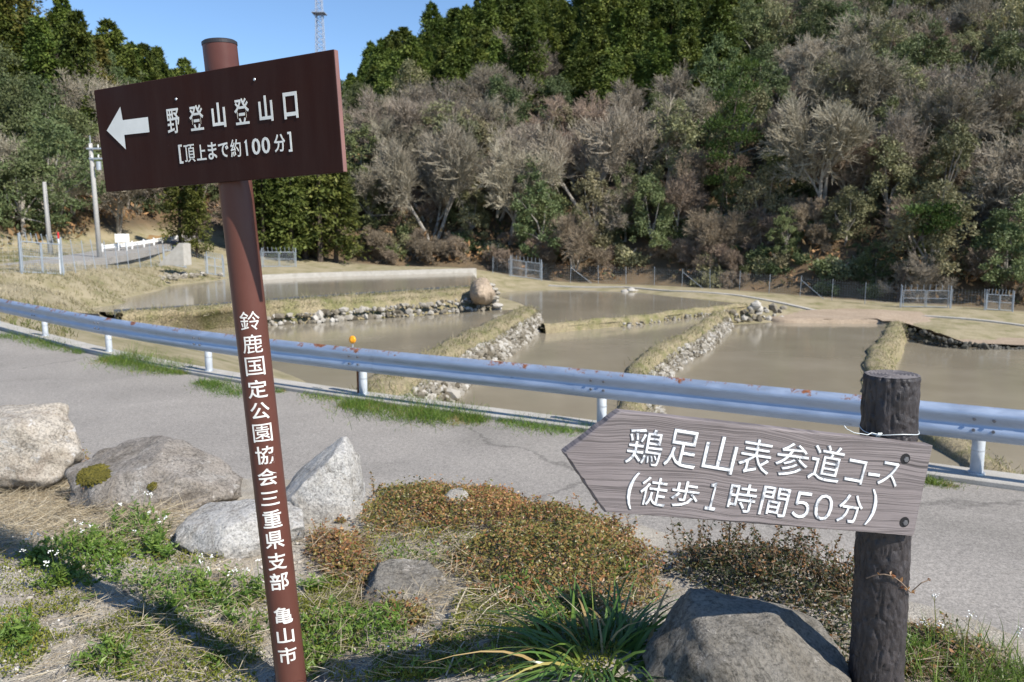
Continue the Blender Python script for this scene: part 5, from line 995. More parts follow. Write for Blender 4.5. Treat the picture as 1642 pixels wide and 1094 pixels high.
while i < 230:      # brown scrub and bushes on the lower slope and along the foot of the wood
    u = R0.uniform(-20, 1665); x0 = (u - CX) / FPX * 78; y = np.interp(x0, YBX, YBY) + abs(R0.gauss(0, 7)) + .3; x = (u - CX) / FPX * y; i += 1
    if rise(np.array([x]), np.array([y]))[0] < .02 or (-37 < x < -29 and y < 92): continue
    plant('brownshrub' if R0.random() < .42 else 'shrub', x, y, s=R0.uniform(.55, 1.35))
print('trees', cnt, len(PLACED))
# names and descriptions of the copies: what kind, what colour, and where it stands
WORDS = {'cypress': ('dark green conifer', 'tree', 'conifers on the upper hill'), 'cedar': ('green cedar', 'tree', 'cedars on the hill'), 'bronze': ('bronze conifer', 'tree', 'conifers on the left hill'), 'dark': ('dark green evergreen', 'tree', 'evergreen trees on the hill'), 'grey': ('grey green evergreen', 'tree', 'evergreen trees on the hill'), 'bare': ('grey leafless tree', 'tree', 'leafless trees on the hill'), 'red': ('brown leafless tree', 'tree', 'leafless trees on the hill'), 'shrub': ('leafy green shrub', 'shrub', 'shrubs at the foot of the wood'), 'brownshrub': ('brown twiggy shrub', 'shrub', 'shrubs at the foot of the wood')}
HZ = [(-999, 60, 'above the far left gate'), (60, 150, 'above the pale utility pole'), (150, 250, 'above the white notice board'), (250, 345, 'above the lane bend'), (345, 460, 'directly behind the brown pole'), (460, 575, 'behind the brown sign corner'), (575, 640, 'just right of the brown sign'), (640, 710, 'left of the earth mound'), (710, 775, 'above the earth mound'), (775, 830, 'right of the earth mound'), (830, 900, 'above the pale gate'), (900, 970, 'right of the pale gate'), (970, 1040, 'above the white stones'), (1040, 1110, 'above the far paddy'), (1110, 1180, 'left of the stone corner'), (1180, 1250, 'above the stone corner'), (1250, 1330, 'above the third paddy'), (1330, 1400, 'above the curved bank'), (1400, 1470, 'above the log post'), (1470, 1540, 'above the wide gate'), (1540, 1600, 'left of the narrow gate'), (1600, 3000, 'at the right edge')]
VT = [(-9999, 20, 'top edge'), (20, 75, 'highest up'), (75, 120, 'high up'), (120, 230, 'upper wood'), (230, 330, 'midway up'), (330, 410, 'low down'), (410, 9999, 'wood edge')]
ORD = ['leftmost', 'second from left', 'third from left', 'fourth from left', 'fifth from left', 'sixth from left', 'seventh from left', 'eighth from left', 'ninth from left', 'tenth from left', 'eleventh from left', 'twelfth from left', 'thirteenth from left', 'fourteenth from left', 'fifteenth from left', 'sixteenth from left', 'seventeenth from left', 'eighteenth from left', 'nineteenth from left', 'twentieth from left'] + [t + ' from left' for t in ('twenty-first', 'twenty-second', 'twenty-third', 'twenty-fourth', 'twenty-fifth', 'twenty-sixth', 'twenty-seventh', 'twenty-eighth', 'twenty-ninth', 'thirtieth')]
cells = {}
for k_, o, u, v, vt in PLACED:
    hz_ = [t for a, b, t in HZ if a <= u < b][0]; vz = [t for a, b, t in VT if a <= v < b][0]; cells.setdefault((WORDS[k_][0], hz_, vz), []).append((u, o, k_))
for (w, hz_, vz), L_ in cells.items():
    L_.sort(key=lambda t: t[0]); pl = w + 's'
    for i, (u, o, k_) in enumerate(L_):
        o['label'] = f'{w} {hz_}, {vz}' if len(L_) == 1 else f'{ORD[i]} of the {pl} {hz_}, {vz}'
        o['category'] = WORDS[k_][1]; o['group'] = WORDS[k_][2]
for L_ in KINDS.values():      # sources that found no place
    for o in L_:
        if o.name not in USED:
            for c in list(o.children): bpy.data.objects.remove(c)
            bpy.data.objects.remove(o)
# low growth covering the forest floor
n = 90000; r = np.random.default_rng(9); x = r.uniform(-75, 95, n * 3); y = r.uniform(58, 175, n * 3); m = (rise(x, y) > .05) & (np.abs(x / y) < .74) & ~((x > -37) & (x < -29) & (y < 90)); x, y = x[m][:n], y[m][:n]; cl = fbm(x * .22, y * .22, 51); m = cl > -.22; x, y, cl = x[m], y[m], cl[m]
z = ground_z(x, y) + np.abs(r.normal(0, .62, len(x))) * (1 + cl) * .9; mb = MB(); k = len(x); D = r.normal(0, .7, (k, 3)) + np.array([0, -.2, .6]); N = r.normal(0, .6, (k, 3)) + np.array([.3, -.5, .7])
mb.leaves(np.c_[x, y, z], D, N, r.uniform(.28, .75, k), r.uniform(.14, .34, k), np.clip(.42 + cl * .75 + r.normal(0, .2, k) + .2 * (rise(x, y) < 3), 0, 1)); tag(mb.build('undergrowth', M['under']), 'low brown and green undergrowth covering the floor of the wooded hill', 'undergrowth', None, 'stuff')

q = []; r = np.random.default_rng(91)
while len(q) < 9000:
    x, y = r.uniform(-40, -12), r.uniform(20, 62)
    if abs(x / y) < .72: q.append((x, y))
q = np.array(q); z = ground_z(q[:, 0], q[:, 1]); m = (z > -1.25) & ((q[:, 1] > 24) | (z > -.44)); d_, s_ = polydist(q[:, 0], q[:, 1], KERB); m &= (s_ > 0) & (d_ > .8); d2, _ = polydist(q[:, 0], q[:, 1], LN[:, :2]); m &= d2 > 2.1; q, z = q[m], z[m]; k = len(q); i = np.repeat(np.arange(k), 4); cl = fbm(q[:, 0] * .35, q[:, 1] * .35, 93); mb = MB()
mb.blades(np.c_[q[i] + r.normal(0, .07, (len(i), 2)), z[i] - .03], r.normal(0, .5, (len(i), 3)) + np.array([0, 0, 1]), r.uniform(.10, .26, len(i)), .035, r.normal(0, .3, (len(i), 3)), np.clip(.62 - cl[i] * 1.1 + r.normal(0, .2, len(i)), 0, 1), k=2); tag(mb.build('dry_grass', M['fringe']), 'short dry grass with green patches on the slope left of the upper pond', 'grass', None, 'stuff')

# ------------------------------------------------------------------ rocks on the near bank
def rock(u, v, dep, size, mat, label, cuts=(), seed=0, sub=5, rot=0.0, rough=1.0, name='rock', sink=.0, cat='rock'):
    """boulder: centre at a picture point and depth, half sizes (x, y, z), flattened by cutting planes"""
    c = at_d(u, v, dep); t = tag(bpy.data.objects.new(name, None), label, cat); bpy.data.objects.remove(t)
    V, F = ico(sub); V = V.copy(); V = V / (np.abs(V) ** 2.3).sum(1)[:, None] ** (1 / 2.3)
    for n_, d_ in cuts:
        n_ = np.array(n_, float); n_ /= np.linalg.norm(n_); s = V @ n_ - d_; V = V - np.maximum(s, 0)[:, None] * n_ * .93
    r = np.random.default_rng(seed)
    for k in range(14):
        n_ = r.normal(size=3); n_ /= np.linalg.norm(n_); d_ = r.uniform(.74, .95); s = V @ n_ - d_; V = V - np.maximum(s, 0)[:, None] * n_ * .92
    nz_ = np.array([mnoise.fractal(Vector(p * 1.6 + seed), .9, 2.0, 6) for p in V]); nz2 = np.array([mnoise.noise(Vector(p * 9 + seed)) for p in V]); nz3_ = np.array([mnoise.fractal(Vector(p * 5.5 + seed * 2), .8, 2.0, 5) for p in V]); V = V * (1 + .075 * rough * nz_ + .012 * rough * nz2 + .018 * rough * nz3_)[:, None]
    V = V * np.array(size); ca, sa = math.cos(rot), math.sin(rot); V = np.stack([V[:, 0] * ca - V[:, 1] * sa, V[:, 0] * sa + V[:, 1] * ca, V[:, 2]], 1)
    mb = MB(); mb.add(V, None, F); o = mb.build(name, M[mat], None, True); o.location = c; tag(o, label, cat); return o
rock(36, 712, 5.15, (.38, .34, .29), 'rock_tan', 'tan and pinkish boulder cut by the left edge of the picture', [((-.2, -.3, 1), .70), ((.85, -.2, .6), .72), ((-.6, -.4, .6), .78), ((.1, -1, .25), .74), ((.75, -.7, .1), .82)], 3, rough=1.3)
rk2 = rock(243, 776, 4.75, (.53, .38, .31), 'rock_brown', 'grey brown boulder with a dark patch of moss left of the brown pole', [((-.42, -.3, 1), .50), ((.62, -.1, .75), .58), ((0, -.85, .45), .66), ((.1, -.2, 1), .76), ((-.7, -.6, .4), .7), ((.6, -.75, .2), .76)], 8, rough=1.3)
rock(390, 852, 4.05, (.31, .28, .165), 'rock_white', 'rounded white boulder directly behind the foot of the brown pole', [((-.35, -.2, 1), .70), ((.5, -.1, .9), .84), ((-.5, -.8, .4), .8), ((.4, -.85, .3), .8)], 12, rough=1.0)
rock(512, 790, 4.5, (.33, .22, .34), 'rock_white', 'pale grey pointed boulder right of the brown pole', [((-.66, -.12, .74), .34), ((1, -.1, .12), .62), ((.1, -.9, .3), .66), ((.2, -.3, 1), .84), ((.55, -.75, .3), .68)], 17, rough=1.1)
rock(650, 950, 3.42, (.235, .22, .105), 'rock_dark', 'low flat dark grey rock half buried in the red brown creeper', [((.30, -.2, 1), .50), ((-.9, -.4, .3), .70), ((.35, -.8, .5), .66), ((-.3, -.9, .3), .7)], 22, rot=-.35, rough=1.3)
rock(1195, 1094, 2.50, (.345, .29, .29), 'rock_dark', 'large speckled grey boulder at the bottom in front of the log post', [((-.1, -.25, 1), .74), ((.62, -.1, .75), .76), ((-.8, -.2, .6), .80), ((.0, -.9, .6), .86)], 29, rough=.9)
rock(731, 800, 4.45, (.075, .07, .06), 'rock_pale', 'small pale stone poking out of the creeper near the road', [((0, -.3, 1), .8)], 33, 3)
for u, v, d_, s, l in [(306, 1028, 2.85, .030, 'fist sized pale stone on gravel left of the pole foot'), (198, 1044, 2.8, .022, 'small tan stone lying in gravel at the bottom left'), (276, 905, 3.6, .025, 'small pale stone below the white boulder'), (255, 1066, 2.7, .02, 'small dark stone near the bottom edge left of the pole'), (630, 1040, 2.75, .022, 'small grey stone in gravel right of the pole foot'), (775, 1045, 2.75, .035, 'grey stone under the dead stalks near the strap leaves')]:
    p = G(u, v); o = rock(u, v, float((p - EYE) @ AX_F), (s * 1.3, s, s * .8), 'rock_pale' if 'pale' in l else 'rock_brown', l, [], int(u), 3, .5, name='stone', cat='stone'); o.location.z += s * .4
# moss patches sit on the grey brown boulder
def on_obj(o, u, v):
    bpy.context.view_layer.update(); d = Vector(ray(u, v)).normalized(); ok_, h, n_, i = o.ray_cast(Vector(EYE) - o.location, d); return (np.array(h), np.array(n_)) if ok_ else None
for (u, v, w, hgt) in [(150, 762, .085, .05), (245, 780, .02, .018)]:
    P_, N_, D_ = [], [], []; r = np.random.default_rng(int(u))
    for k in range(900 if w > .05 else 120):
        a, q = r.uniform(0, 6.28), math.sqrt(r.uniform(0, 1)) * (1 + .25 * math.sin(5 * r.uniform(0, 6))); hit = on_obj(rk2, u + math.cos(a) * q * w * 1277 / 4.6, v + math.sin(a) * q * hgt * 1277 / 4.6 - math.cos(a) * q * w * 60)  if k == 0 or True else None
        if hit is not None: P_.append(hit[0]); N_.append(hit[1])
    if P_:
        mb = MB(); P_, N_ = np.array(P_), np.array(N_); pebbles(mb, P_, r.uniform(.006, .014, len(P_)), 1, None, .6, .3); o = mb.build('moss_patch', M['moss'], rk2)

# ------------------------------------------------------------------ plants and litter on the near bank
def wpoly(pts): return [G(u, v)[:2] for u, v in pts]
def scatter(poly, n, seed):
    r = np.random.default_rng(seed); P_ = np.array(poly); lo, hi = P_.min(0), P_.max(0); out = np.zeros((0, 2))
    while len(out) < n:
        q = r.uniform(lo, hi, (n * 2, 2)); out = np.concatenate([out, q[inpoly(q[:, 0], q[:, 1], poly)]])
    return out[:n]
def z_at(q): return bank_z(q[:, 0], q[:, 1])
# gravel
q = scatter(wpoly([(-60, 1094), (-60, 800), (250, 790), (480, 830), (620, 960), (800, 1094)]), 15000, 1); q2 = scatter(wpoly([(700, 1094), (640, 900), (1000, 860), (1640, 1060), (1640, 1094)]), 2500, 2); q = np.concatenate([q, q2]); r = np.random.default_rng(4)
S = np.minimum(.0019 * np.exp(r.exponential(.48, len(q))), .012); mb = MB(); pebbles(mb, np.c_[q, z_at(q) + S * .2], S, 1, np.clip(r.normal(.45, .24, len(q)), 0, 1), .75, .22); tag(mb.build('gravel', M['pebble']), 'grey and tan gravel scattered over the near bank', 'gravel', None, 'stuff')
# creeper: mound of small bronze leaves over the crest
def creeper(name, polypx, n, hgt, mat, label, seed, leaf=(.012, .024), tone=(.5, .26), twigs=900, edge=.12):
    r = np.random.default_rng(seed); poly = wpoly(polypx); q = scatter(poly, n, seed); dist, _ = polydist(q[:, 0], q[:, 1], poly + [poly[0]]); cl = fbm(q[:, 0] * 3.2, q[:, 1] * 3.2, seed); ok_ = (cl > -.34 + .3 * (dist < .05)) & (r.uniform(0, 1, len(q)) < .12 + dist / .16); q, dist, cl = q[ok_], dist[ok_], cl[ok_]
    mound = hgt * sst(0, edge * 3.2, dist) * np.clip(.45 + 1.5 * (cl + .42), .15, 1.6) + r.exponential(.012, len(q)) ; t = r.uniform(0, 1, len(q)) ** .5; z = bank_z(q[:, 0], q[:, 1]) + mound * t + .012
    k = len(q); D = r.normal(0, 1, (k, 3)) * np.array([1, 1, .6]); N = r.normal(0, .55, (k, 3)) + np.array([.2, -.25, 1]); big = fbm(q[:, 0] * 1.1 + 5, q[:, 1] * 1.1, seed + 2)
    mb = MB(); mb.leaves(np.c_[q, z], D, N, r.uniform(*leaf, k), r.uniform(leaf[0] * .6, leaf[1] * .62, k), np.clip(r.normal(tone[0], tone[1], k) + big * .55, 0, 1)); o = mb.build(name, M[mat]); tag(o, label, 'creeper', None, 'stuff')
    i = r.integers(0, k, twigs); A_ = np.c_[q[i], z[i]]; d = r.normal(0, 1, (twigs, 3)) * np.array([.05, .05, .018]); mb = MB(); mb.prisms(A_, A_ + d, .0011, .0008, 3, r.uniform(.1, .6, twigs)); mb.build('stems', M['twig_red'], o)['kind'] = 'stuff'; return o
creeper('creeper', [(585, 905), (565, 850), (590, 805), (690, 790), (780, 792), (860, 815), (960, 832), (1030, 862), (1080, 905), (1075, 955), (1010, 1000), (860, 990), (740, 965), (690, 890), (640, 860), (560, 880), (490, 930), (470, 870)], 74000, .075, 'vine', 'red brown and olive creeper with tiny leaves covering the crest of the bank', 61)
creeper('creeper', [(480, 930), (500, 850), (560, 830), (600, 880), (640, 960), (700, 985), (740, 1060), (640, 1040), (560, 960)], 20000, .05, 'vine', 'thin olive and red creeper around the flat dark rock', 62, tone=(.42, .24), edge=.06)
creeper('creeper', [(1050, 925), (1090, 880), (1180, 880), (1290, 905), (1380, 930), (1400, 1000), (1385, 1094), (1330, 1094), (1250, 1010), (1120, 965)], 25000, .085, 'vine_shaded', 'dark shaded creeper behind the large boulder and log post', 63, tone=(.45, .27), twigs=1500)
creeper('creeper', [(1420, 1094), (1450, 1010), (1520, 1030), (1600, 1065), (1642, 1094)], 9000, .06, 'vine', 'sparse reddish creeper right of the log post', 64, tone=(.5, .3), edge=.06)
creeper('creeper', [(95, 815), (110, 760), (150, 730), (180, 800), (150, 840)], 2600, .16, 'vine', 'small clump of reddish stems beside the tan boulder', 65, leaf=(.012, .022), tone=(.6, .25), twigs=300, edge=.05)
# upright leafy sprays standing out of the creeper
sp_ = [(740, 790, .16), (690, 800, .12), (630, 815, .13), (600, 800, .16), (560, 830, .1), (800, 805, .08), (860, 830, .13), (925, 845, .15), (985, 850, .10), (1130, 900, .26), (1170, 885, .24), (1210, 895, .2), (1260, 905, .22), (1310, 910, .18), (1345, 930, .24), (1370, 945, .18), (1105, 895, .16), (1420, 1000, .12), (1500, 1040, .1), (120, 770, .17), (150, 780, .12), (95, 770, .1), (1290, 930, .24), (1235, 915, .17), (1185, 900, .12), (770, 800, .12), (655, 800, .1), (1010, 870, .12)]
UU = {}
for q_ in range(64):      # many more of the same along the crest and in the shade
    e_ = R0.random()
    if e_ < .5: t_ = R0.random(); sp_.append((500 + 560 * t_, np.interp(500 + 560 * t_, [500, 590, 740, 860, 960, 1060], [850, 812, 800, 832, 850, 900]) + R0.uniform(-2, 70), R0.uniform(.05, .17)))
    else: t_ = R0.random(); sp_.append((1080 + 300 * t_, np.interp(t_, [0, 1], [900, 945]) + R0.uniform(-10, 30), R0.uniform(.1, .28)))
for k, (u, v, h) in enumerate(sp_):
    r = np.random.default_rng(k + 500); b = G(u, v); mb = MB(); n_ = 3
    C, D, A = [], [], []
    for s in range(n_):
        top = np.array([r.normal(0, .3) * h, r.normal(0, .3) * h, h * r.uniform(.6, 1.1)]); mid = top * .5 + r.normal(0, .02, 3); s_ = np.linspace(0, 1, 10)[:, None]; P_ = (1 - s_) ** 2 * 0 + 2 * s_ * (1 - s_) * mid + s_ ** 2 * top; mb.tube(P_, np.linspace(.0016, .0007, 10), 4, a=.3)
        for t_ in r.uniform(.15, 1, int(18 + h * 60)): C.append(P_[min(int(t_ * 9), 9)] + r.normal(0, .004, 3)); D.append(r.normal(0, 1, 3) * np.array([1, 1, .5])); A.append(r.uniform(.1, 1))
    root = mb.build('leafy_spray', M['twig_red']); root.location = b + np.array([0, 0, .02]); tag(root, None, 'plant', 'thin leafy sprays standing out of the creeper')
    mb = MB(); C, D = np.array(C), np.array(D); mb.leaves(C, D, r.normal(0, .6, C.shape) + np.array([0, -.4, .8]), r.uniform(.010, .02, len(C)), r.uniform(.007, .012, len(C)), np.array(A)); mb.build('leaves', M['vine' if u < 1050 or u > 1400 else 'vine_shaded'], root)
    root['label'] = ''; UU[root.name] = u
sprays = sorted([o for o in COL.objects if o.name.startswith('leafy_spray')], key=lambda o: UU[o.name])
def numword(i): return ORD[i]
secs = [(0, 200, 'leafy spray beside the tan boulder'), (200, 560, 'leafy spray below the pointed boulder'), (560, 640, 'leafy spray right of the pointed boulder'), (640, 700, 'leafy spray left of the small pale stone'), (700, 770, 'leafy spray around the small pale stone'), (770, 850, 'leafy spray right of the small pale stone'), (850, 950, 'leafy spray left of the board tip'), (950, 1020, 'leafy spray under the board tip'), (1020, 1100, 'leafy spray above the strap leaves'), (1100, 1170, 'leafy spray left of the thin rod'), (1170, 1240, 'leafy spray right of the thin rod'), (1240, 1310, 'leafy spray above the large boulder'), (1310, 1400, 'leafy spray close to the log post'), (1400, 1700, 'leafy spray right of the log post')]
for a, b, l in secs:
    L_ = [o for o in sprays if a <= UU[o.name] < b]
    for i, o in enumerate(L_): o['label'] = (ORD[i] + ' ' + l) if len(L_) > 1 else l
# low weeds: tiny yellow green and olive leaves
q = np.concatenate([scatter(wpoly([(470, 1094), (470, 930), (560, 930), (640, 1000), (700, 1094)]), 9000, 71), scatter(wpoly([(0, 1094), (0, 980), (160, 960), (420, 1030), (430, 1094)]), 9000, 72), scatter(wpoly([(600, 1094), (680, 960), (960, 930), (1060, 990), (960, 1094)]), 14000, 73), scatter(wpoly([(500, 900), (620, 840), (800, 850), (1040, 920), (900, 960), (640, 960)]), 7000, 78), scatter(wpoly([(0, 960), (0, 880), (240, 830), (330, 880), (440, 900), (430, 1000), (250, 970)]), 6500, 74)])
cl = fbm(q[:, 0] * 3.0, q[:, 1] * 3.0, 75); q = q[cl > -.02]; r = np.random.default_rng(76); k = len(q); big = fbm(q[:, 0] * 2, q[:, 1] * 2, 77)
mb = MB(); mb.leaves(np.c_[q, z_at(q) + r.uniform(0, .03, k)], r.normal(0, 1, (k, 3)) + np.array([0, 0, .7]), r.normal(0, .6, (k, 3)) + np.array([0, -.3, 1]), r.uniform(.008, .02, k), r.uniform(.004, .009, k), np.clip(r.normal(.45, .22, k) + big * .5, 0, 1)); tag(mb.build('low_weeds', M['moss_weed']), 'low yellow green and olive weeds on the gravelly bank', 'weeds', None, 'stuff')
q = np.concatenate([scatter(wpoly([(20, 985), (20, 880), (110, 850), (240, 840), (290, 880), (330, 960), (440, 960), (430, 1030), (300, 1000), (160, 930)]), 5200, 171), scatter(wpoly([(470, 1094), (480, 940), (560, 980), (640, 1000), (820, 1010), (800, 1094)]), 3600, 172), scatter(wpoly([(0, 1094), (0, 1010), (110, 1000), (230, 1060), (230, 1094)]), 1500, 173), scatter(wpoly([(560, 890), (700, 880), (1040, 930), (980, 980), (800, 1000), (640, 980)]), 2200, 174)])
cl = fbm(q[:, 0] * 4.2, q[:, 1] * 4.2, 175); q, cl = q[cl > .04], cl[cl > .04]; r = np.random.default_rng(176); k = len(q)
mb = MB(); mb.leaves(np.c_[q, z_at(q) + r.uniform(0, 1, k) ** 1.5 * .09 * np.clip(cl * 4, .2, 1.2)], r.normal(0, 1, (k, 3)) + np.array([0, 0, .6]), r.normal(0, .5, (k, 3)) + np.array([0, -.3, 1]), r.uniform(.016, .042, k), r.uniform(.006, .014, k), np.clip(r.normal(.5, .24, k), 0, 1)); tag(mb.build('green_weeds', M['weed']), 'fresh green leafy weeds growing in patches on the gravel', 'weeds', None, 'stuff')
# straw and dead stems
def straw(poly, n, seed, L=(.05, .16), lift=.5): 
    r = np.random.default_rng(seed); q = scatter(wpoly(poly), n, seed); d = r.normal(0, 1, (n, 3)); d[:, 2] = np.abs(d[:, 2]) * lift * .5; return np.c_[q, z_at(q) + r.uniform(.002, .05, n)], d, r.uniform(*L, n)
mb = MB(); r = np.random.default_rng(80)
for a in (([(-40, 900), (-40, 770), (110, 770), (330, 840), (250, 880)], 5200, 81, (.06, .2)), ([(130, 960), (330, 900), (460, 960), (470, 1094), (60, 1094)], 1700, 82, (.03, .12)), ([(480, 1094), (500, 880), (720, 900), (1040, 920), (1060, 980), (800, 1094)], 2600, 83, (.04, .16)), ([(560, 850), (750, 800), (1000, 850), (1060, 950), (700, 930)], 1500, 84, (.04, .12)), ([(1400, 1094), (1440, 1000), (1600, 1060), (1642, 1094)], 500, 85, (.04, .12))):
    B, D, L = straw(*a[:4]); mb.blades(B, D, L, .0028, r.normal(0, .3, (len(B), 3)) * np.array([1, 1, .3]), np.clip(r.normal(.5, .25, len(B)), 0, 1), k=3)
tag(mb.build('dry_straw', M['straw']), 'dead straw and dry stems lying over the near bank', 'straw', None, 'stuff')
for k, (pa, pb, rr_) in enumerate([((722, 1015), (748, 962), .004), ((715, 1090), (745, 1050), .003), ((748, 998), (840, 945), .0032), ((762, 1005), (800, 985), .0022), ((790, 1085), (806, 1010), .0022), ((242, 870), (290, 862), .003)]):
    a, b = G(*pa), G(*pb); b = b + np.array([0, 0, .0]); a[2] += .015; b[2] += .05; mid = (a + b) / 2 + np.array([0, 0, .015]); mb = MB(); mb.tube([a, mid, b], [rr_, rr_ * .9, rr_ * .5], 6, a=.95)
    tag(mb.build('dead_stalk', M['straw']), ['thick pale dead stalk standing in the weeds left of the strap leaves', 'short dead stalk at the bottom edge below the thick pale one', 'long pale dead stalk lying aslant towards the strap leaves', 'thin dead twig branching under the long pale stalk', 'thin upright dead stalk beside the strap leaves', 'pale dead stick lying in front of the white boulder'][k], 'stalk')
# leafy rosettes with tiny white flowers
wd = [(150, 885, .12, 'left weed of the pair under the grey brown boulder'), (225, 850, .13, 'tall bushy weed with white flowers below the moss patch'), (100, 940, .11, 'bushy weed in the shadow band at the far left'), (60, 900, .09, 'low weed near the left edge among straw'), (330, 955, .11, 'upright green weed with narrow leaves left of the pole'), (405, 965, .12, 'green weed touching the left side of the brown pole'), (285, 985, .08, 'low spreading weed in the shadow of the pole'), (20, 1030, .07, 'flat weed at the lower left edge'), (170, 1050, .07, 'low weed on gravel at the bottom left'), (500, 950, .07, 'weed touching the right side of the brown pole'), (245, 890, .12, 'right weed of the pair under the grey brown boulder'), (345, 1060, .06, 'small flat weed at the bottom left of the pole foot'), (515, 1060, .06, 'small weed right of the pole foot'), (640, 985, .06, 'small weed in front of the flat dark rock'), (1470, 1060, .08, 'green weed just right of the log post'), (1530, 1075, .08, 'bright green weed at the bottom right'), (880, 1010, .09, 'upright weed behind the strap leaves'), (930, 985, .08, 'green weed at the top of the strap leaf clump')]
for k, (u, v, h, l) in enumerate(wd):
    r = np.random.default_rng(900 + k); b = G(u, v); n_ = int(80 + h * 700); az = r.uniform(0, 6.28, n_); el = r.uniform(.25, 1.35, n_); root = tag(tree_root('weed'), l, 'weed', 'leafy weeds on the gravel bank'); root.location = b
    ns = int(7 + h * 90); C, D, A, S0, S1 = [], [], [], [], []
    for s in range(ns):
        a_ = r.uniform(0, 6.28); q_ = np.array([math.cos(a_), math.sin(a_), 0]) * abs(r.normal(0, h * .75)); top_ = q_ * 1.35 + np.array([r.normal(0, .02), r.normal(0, .02), h * r.uniform(.35, 1.15)]); q_[2] = float(bank_z(b[0] + q_[0], b[1] + q_[1])) - b[2]; top_[2] += q_[2]; S0.append(q_); S1.append(top_); tn_ = r.normal(.5, .2)
        for t_ in r.uniform(0, 1, 16): c_ = q_ + (top_ - q_) * t_; d_ = r.normal(0, 1, 3) * np.array([1, 1, .25]); d_ /= np.linalg.norm(d_); C.append(c_); D.append(d_ + np.array([0, 0, .45])); A.append((t_, tn_))
    C, D, A = np.array(C), np.array(D), np.array(A); L = (.018 + .030 * (1 - A[:, 0])) * r.uniform(.7, 1.35, len(C)) * (.6 + h * 4); mb = MB(); mb.prisms(np.array(S0), np.array(S1), .0014, .0008, 3, .5); mb.leaves(C, D, r.normal(0, .5, C.shape) + np.array([0, -.2, 1]), L, L * r.uniform(.26, .42, len(C)), np.clip(A[:, 1] + r.normal(0, .17, len(C)), 0, 1)); mb.build('leaves', M['weed'], root)
    if h > .085 and u < 460:
        for s in range(4):
            p = np.array([r.normal(0, .05), r.normal(0, .05), h * r.uniform(1.0, 1.7)]); mb = MB(); mb.tube([p * 0, p * .5 + r.normal(0, .008, 3), p], [.0016, .0012, .0009], 4, a=.6); s_ = mb.build('flower_stem', M['weed'], root); mb = MB(); pebbles(mb, p + r.normal(0, .005, (6, 3)), r.uniform(.0025, .0045, 6), 1); mb.build('white_flowers', M['petal'], s_)
for k, (u, v, tu, tv) in enumerate([(1500, 1050, 1498, 955), (1545, 1060, 1556, 985), (1590, 1075, 1635, 1012), (1480, 1040, 1482, 1000), (1570, 1070, 1585, 1045), (1530, 1060, 1512, 1000)]):
    a = G(u, v); dq = float((a - EYE) @ AX_F); b = at_d(tu, tv, dq); root = tag(tree_root('flower_stalk'), ['tallest thin flower stalk right of the log post', 'thin flower stalk in the middle of the bottom right weeds', 'thin flower stalk leaning right at the far bottom right', 'short flower stalk nearest the log post', 'short flower stalk under the leaning one at the bottom right', 'thin flower stalk just right of the tallest one'][k], 'flower', 'flower stalks right of the log post'); root.location = a; r = np.random.default_rng(k); e = b - a
    mb = MB(); mb.tube([e * 0, e * .5 + r.normal(0, .01, 3), e], [.0016, .0013, .0008], 4, a=.8)
    for s in range(6): t_ = r.uniform(.4, .95); mb.tube([e * t_, e * t_ + np.array([r.normal(0, .02), r.normal(0, .01), .02])], [.0007, .0005], 3, a=.8)
    mb.build('stem', M['moss_weed'], root); mb = MB(); pebbles(mb, e + r.normal(0, .007, (9, 3)), r.uniform(.002, .004, 9), 1); mb.build('flower_head', M['petal'], root)
for k, (u, v) in enumerate([(624, 998), (672, 1048), (592, 1034), (624, 1050), (672, 990)]):
    b = G(u, v) + np.array([0, 0, .03]); mb = MB(); a = np.linspace(0, 6.28, 5)[:4]; mb.leaves(np.zeros((4, 3)), np.c_[np.cos(a), np.sin(a) * .7, .35 + 0 * a], np.tile([0, -.5, 1], (4, 1)), .0075, .008); o = mb.build('blue_flower', M['petal_blue']); o.location = b; tag(o, ['tiny blue flower nearest the flat dark rock', 'tiny blue flower lowest right in the weeds', 'tiny blue flower farthest left near the pole foot', 'tiny blue flower at the bottom between the other two', 'tiny blue flower just below the flat dark rock'][k], 'flower', 'tiny blue flowers in the weeds')
# strap-leaved clump
b = G(975, 1062); root = tag(tree_root('strap_leaf_plant'), 'dense clump of long dark green strap leaves left of the large boulder', 'plant'); root.location = b; r = np.random.default_rng(44); n_ = 270
az = r.uniform(0, 6.28, n_); C = np.c_[np.cos(az), np.sin(az), 0 * az] * (np.sqrt(r.uniform(0, 1, n_))[:, None] * np.array([.20, .15, 0])) + np.array([-.02, 0, -.02]); el = r.uniform(.55, 1.35, n_); az2 = az + r.normal(0, .6, n_); D = np.c_[np.cos(az2) * np.cos(el), np.sin(az2) * np.cos(el), np.sin(el)]; L = r.uniform(.24, .44, n_)
mb = MB(); mb.blades(C, D, L, r.uniform(.008, .014, n_), np.c_[np.cos(az2) * .42, np.sin(az2) * .42, -.45 - .3 * r.uniform(0, 1, n_)], np.clip(r.normal(.45, .25, n_) + (r.uniform(0, 1, n_) < .07) * .6, 0, 1), k=6); mb.build('leaves', M['strap'], root, True)
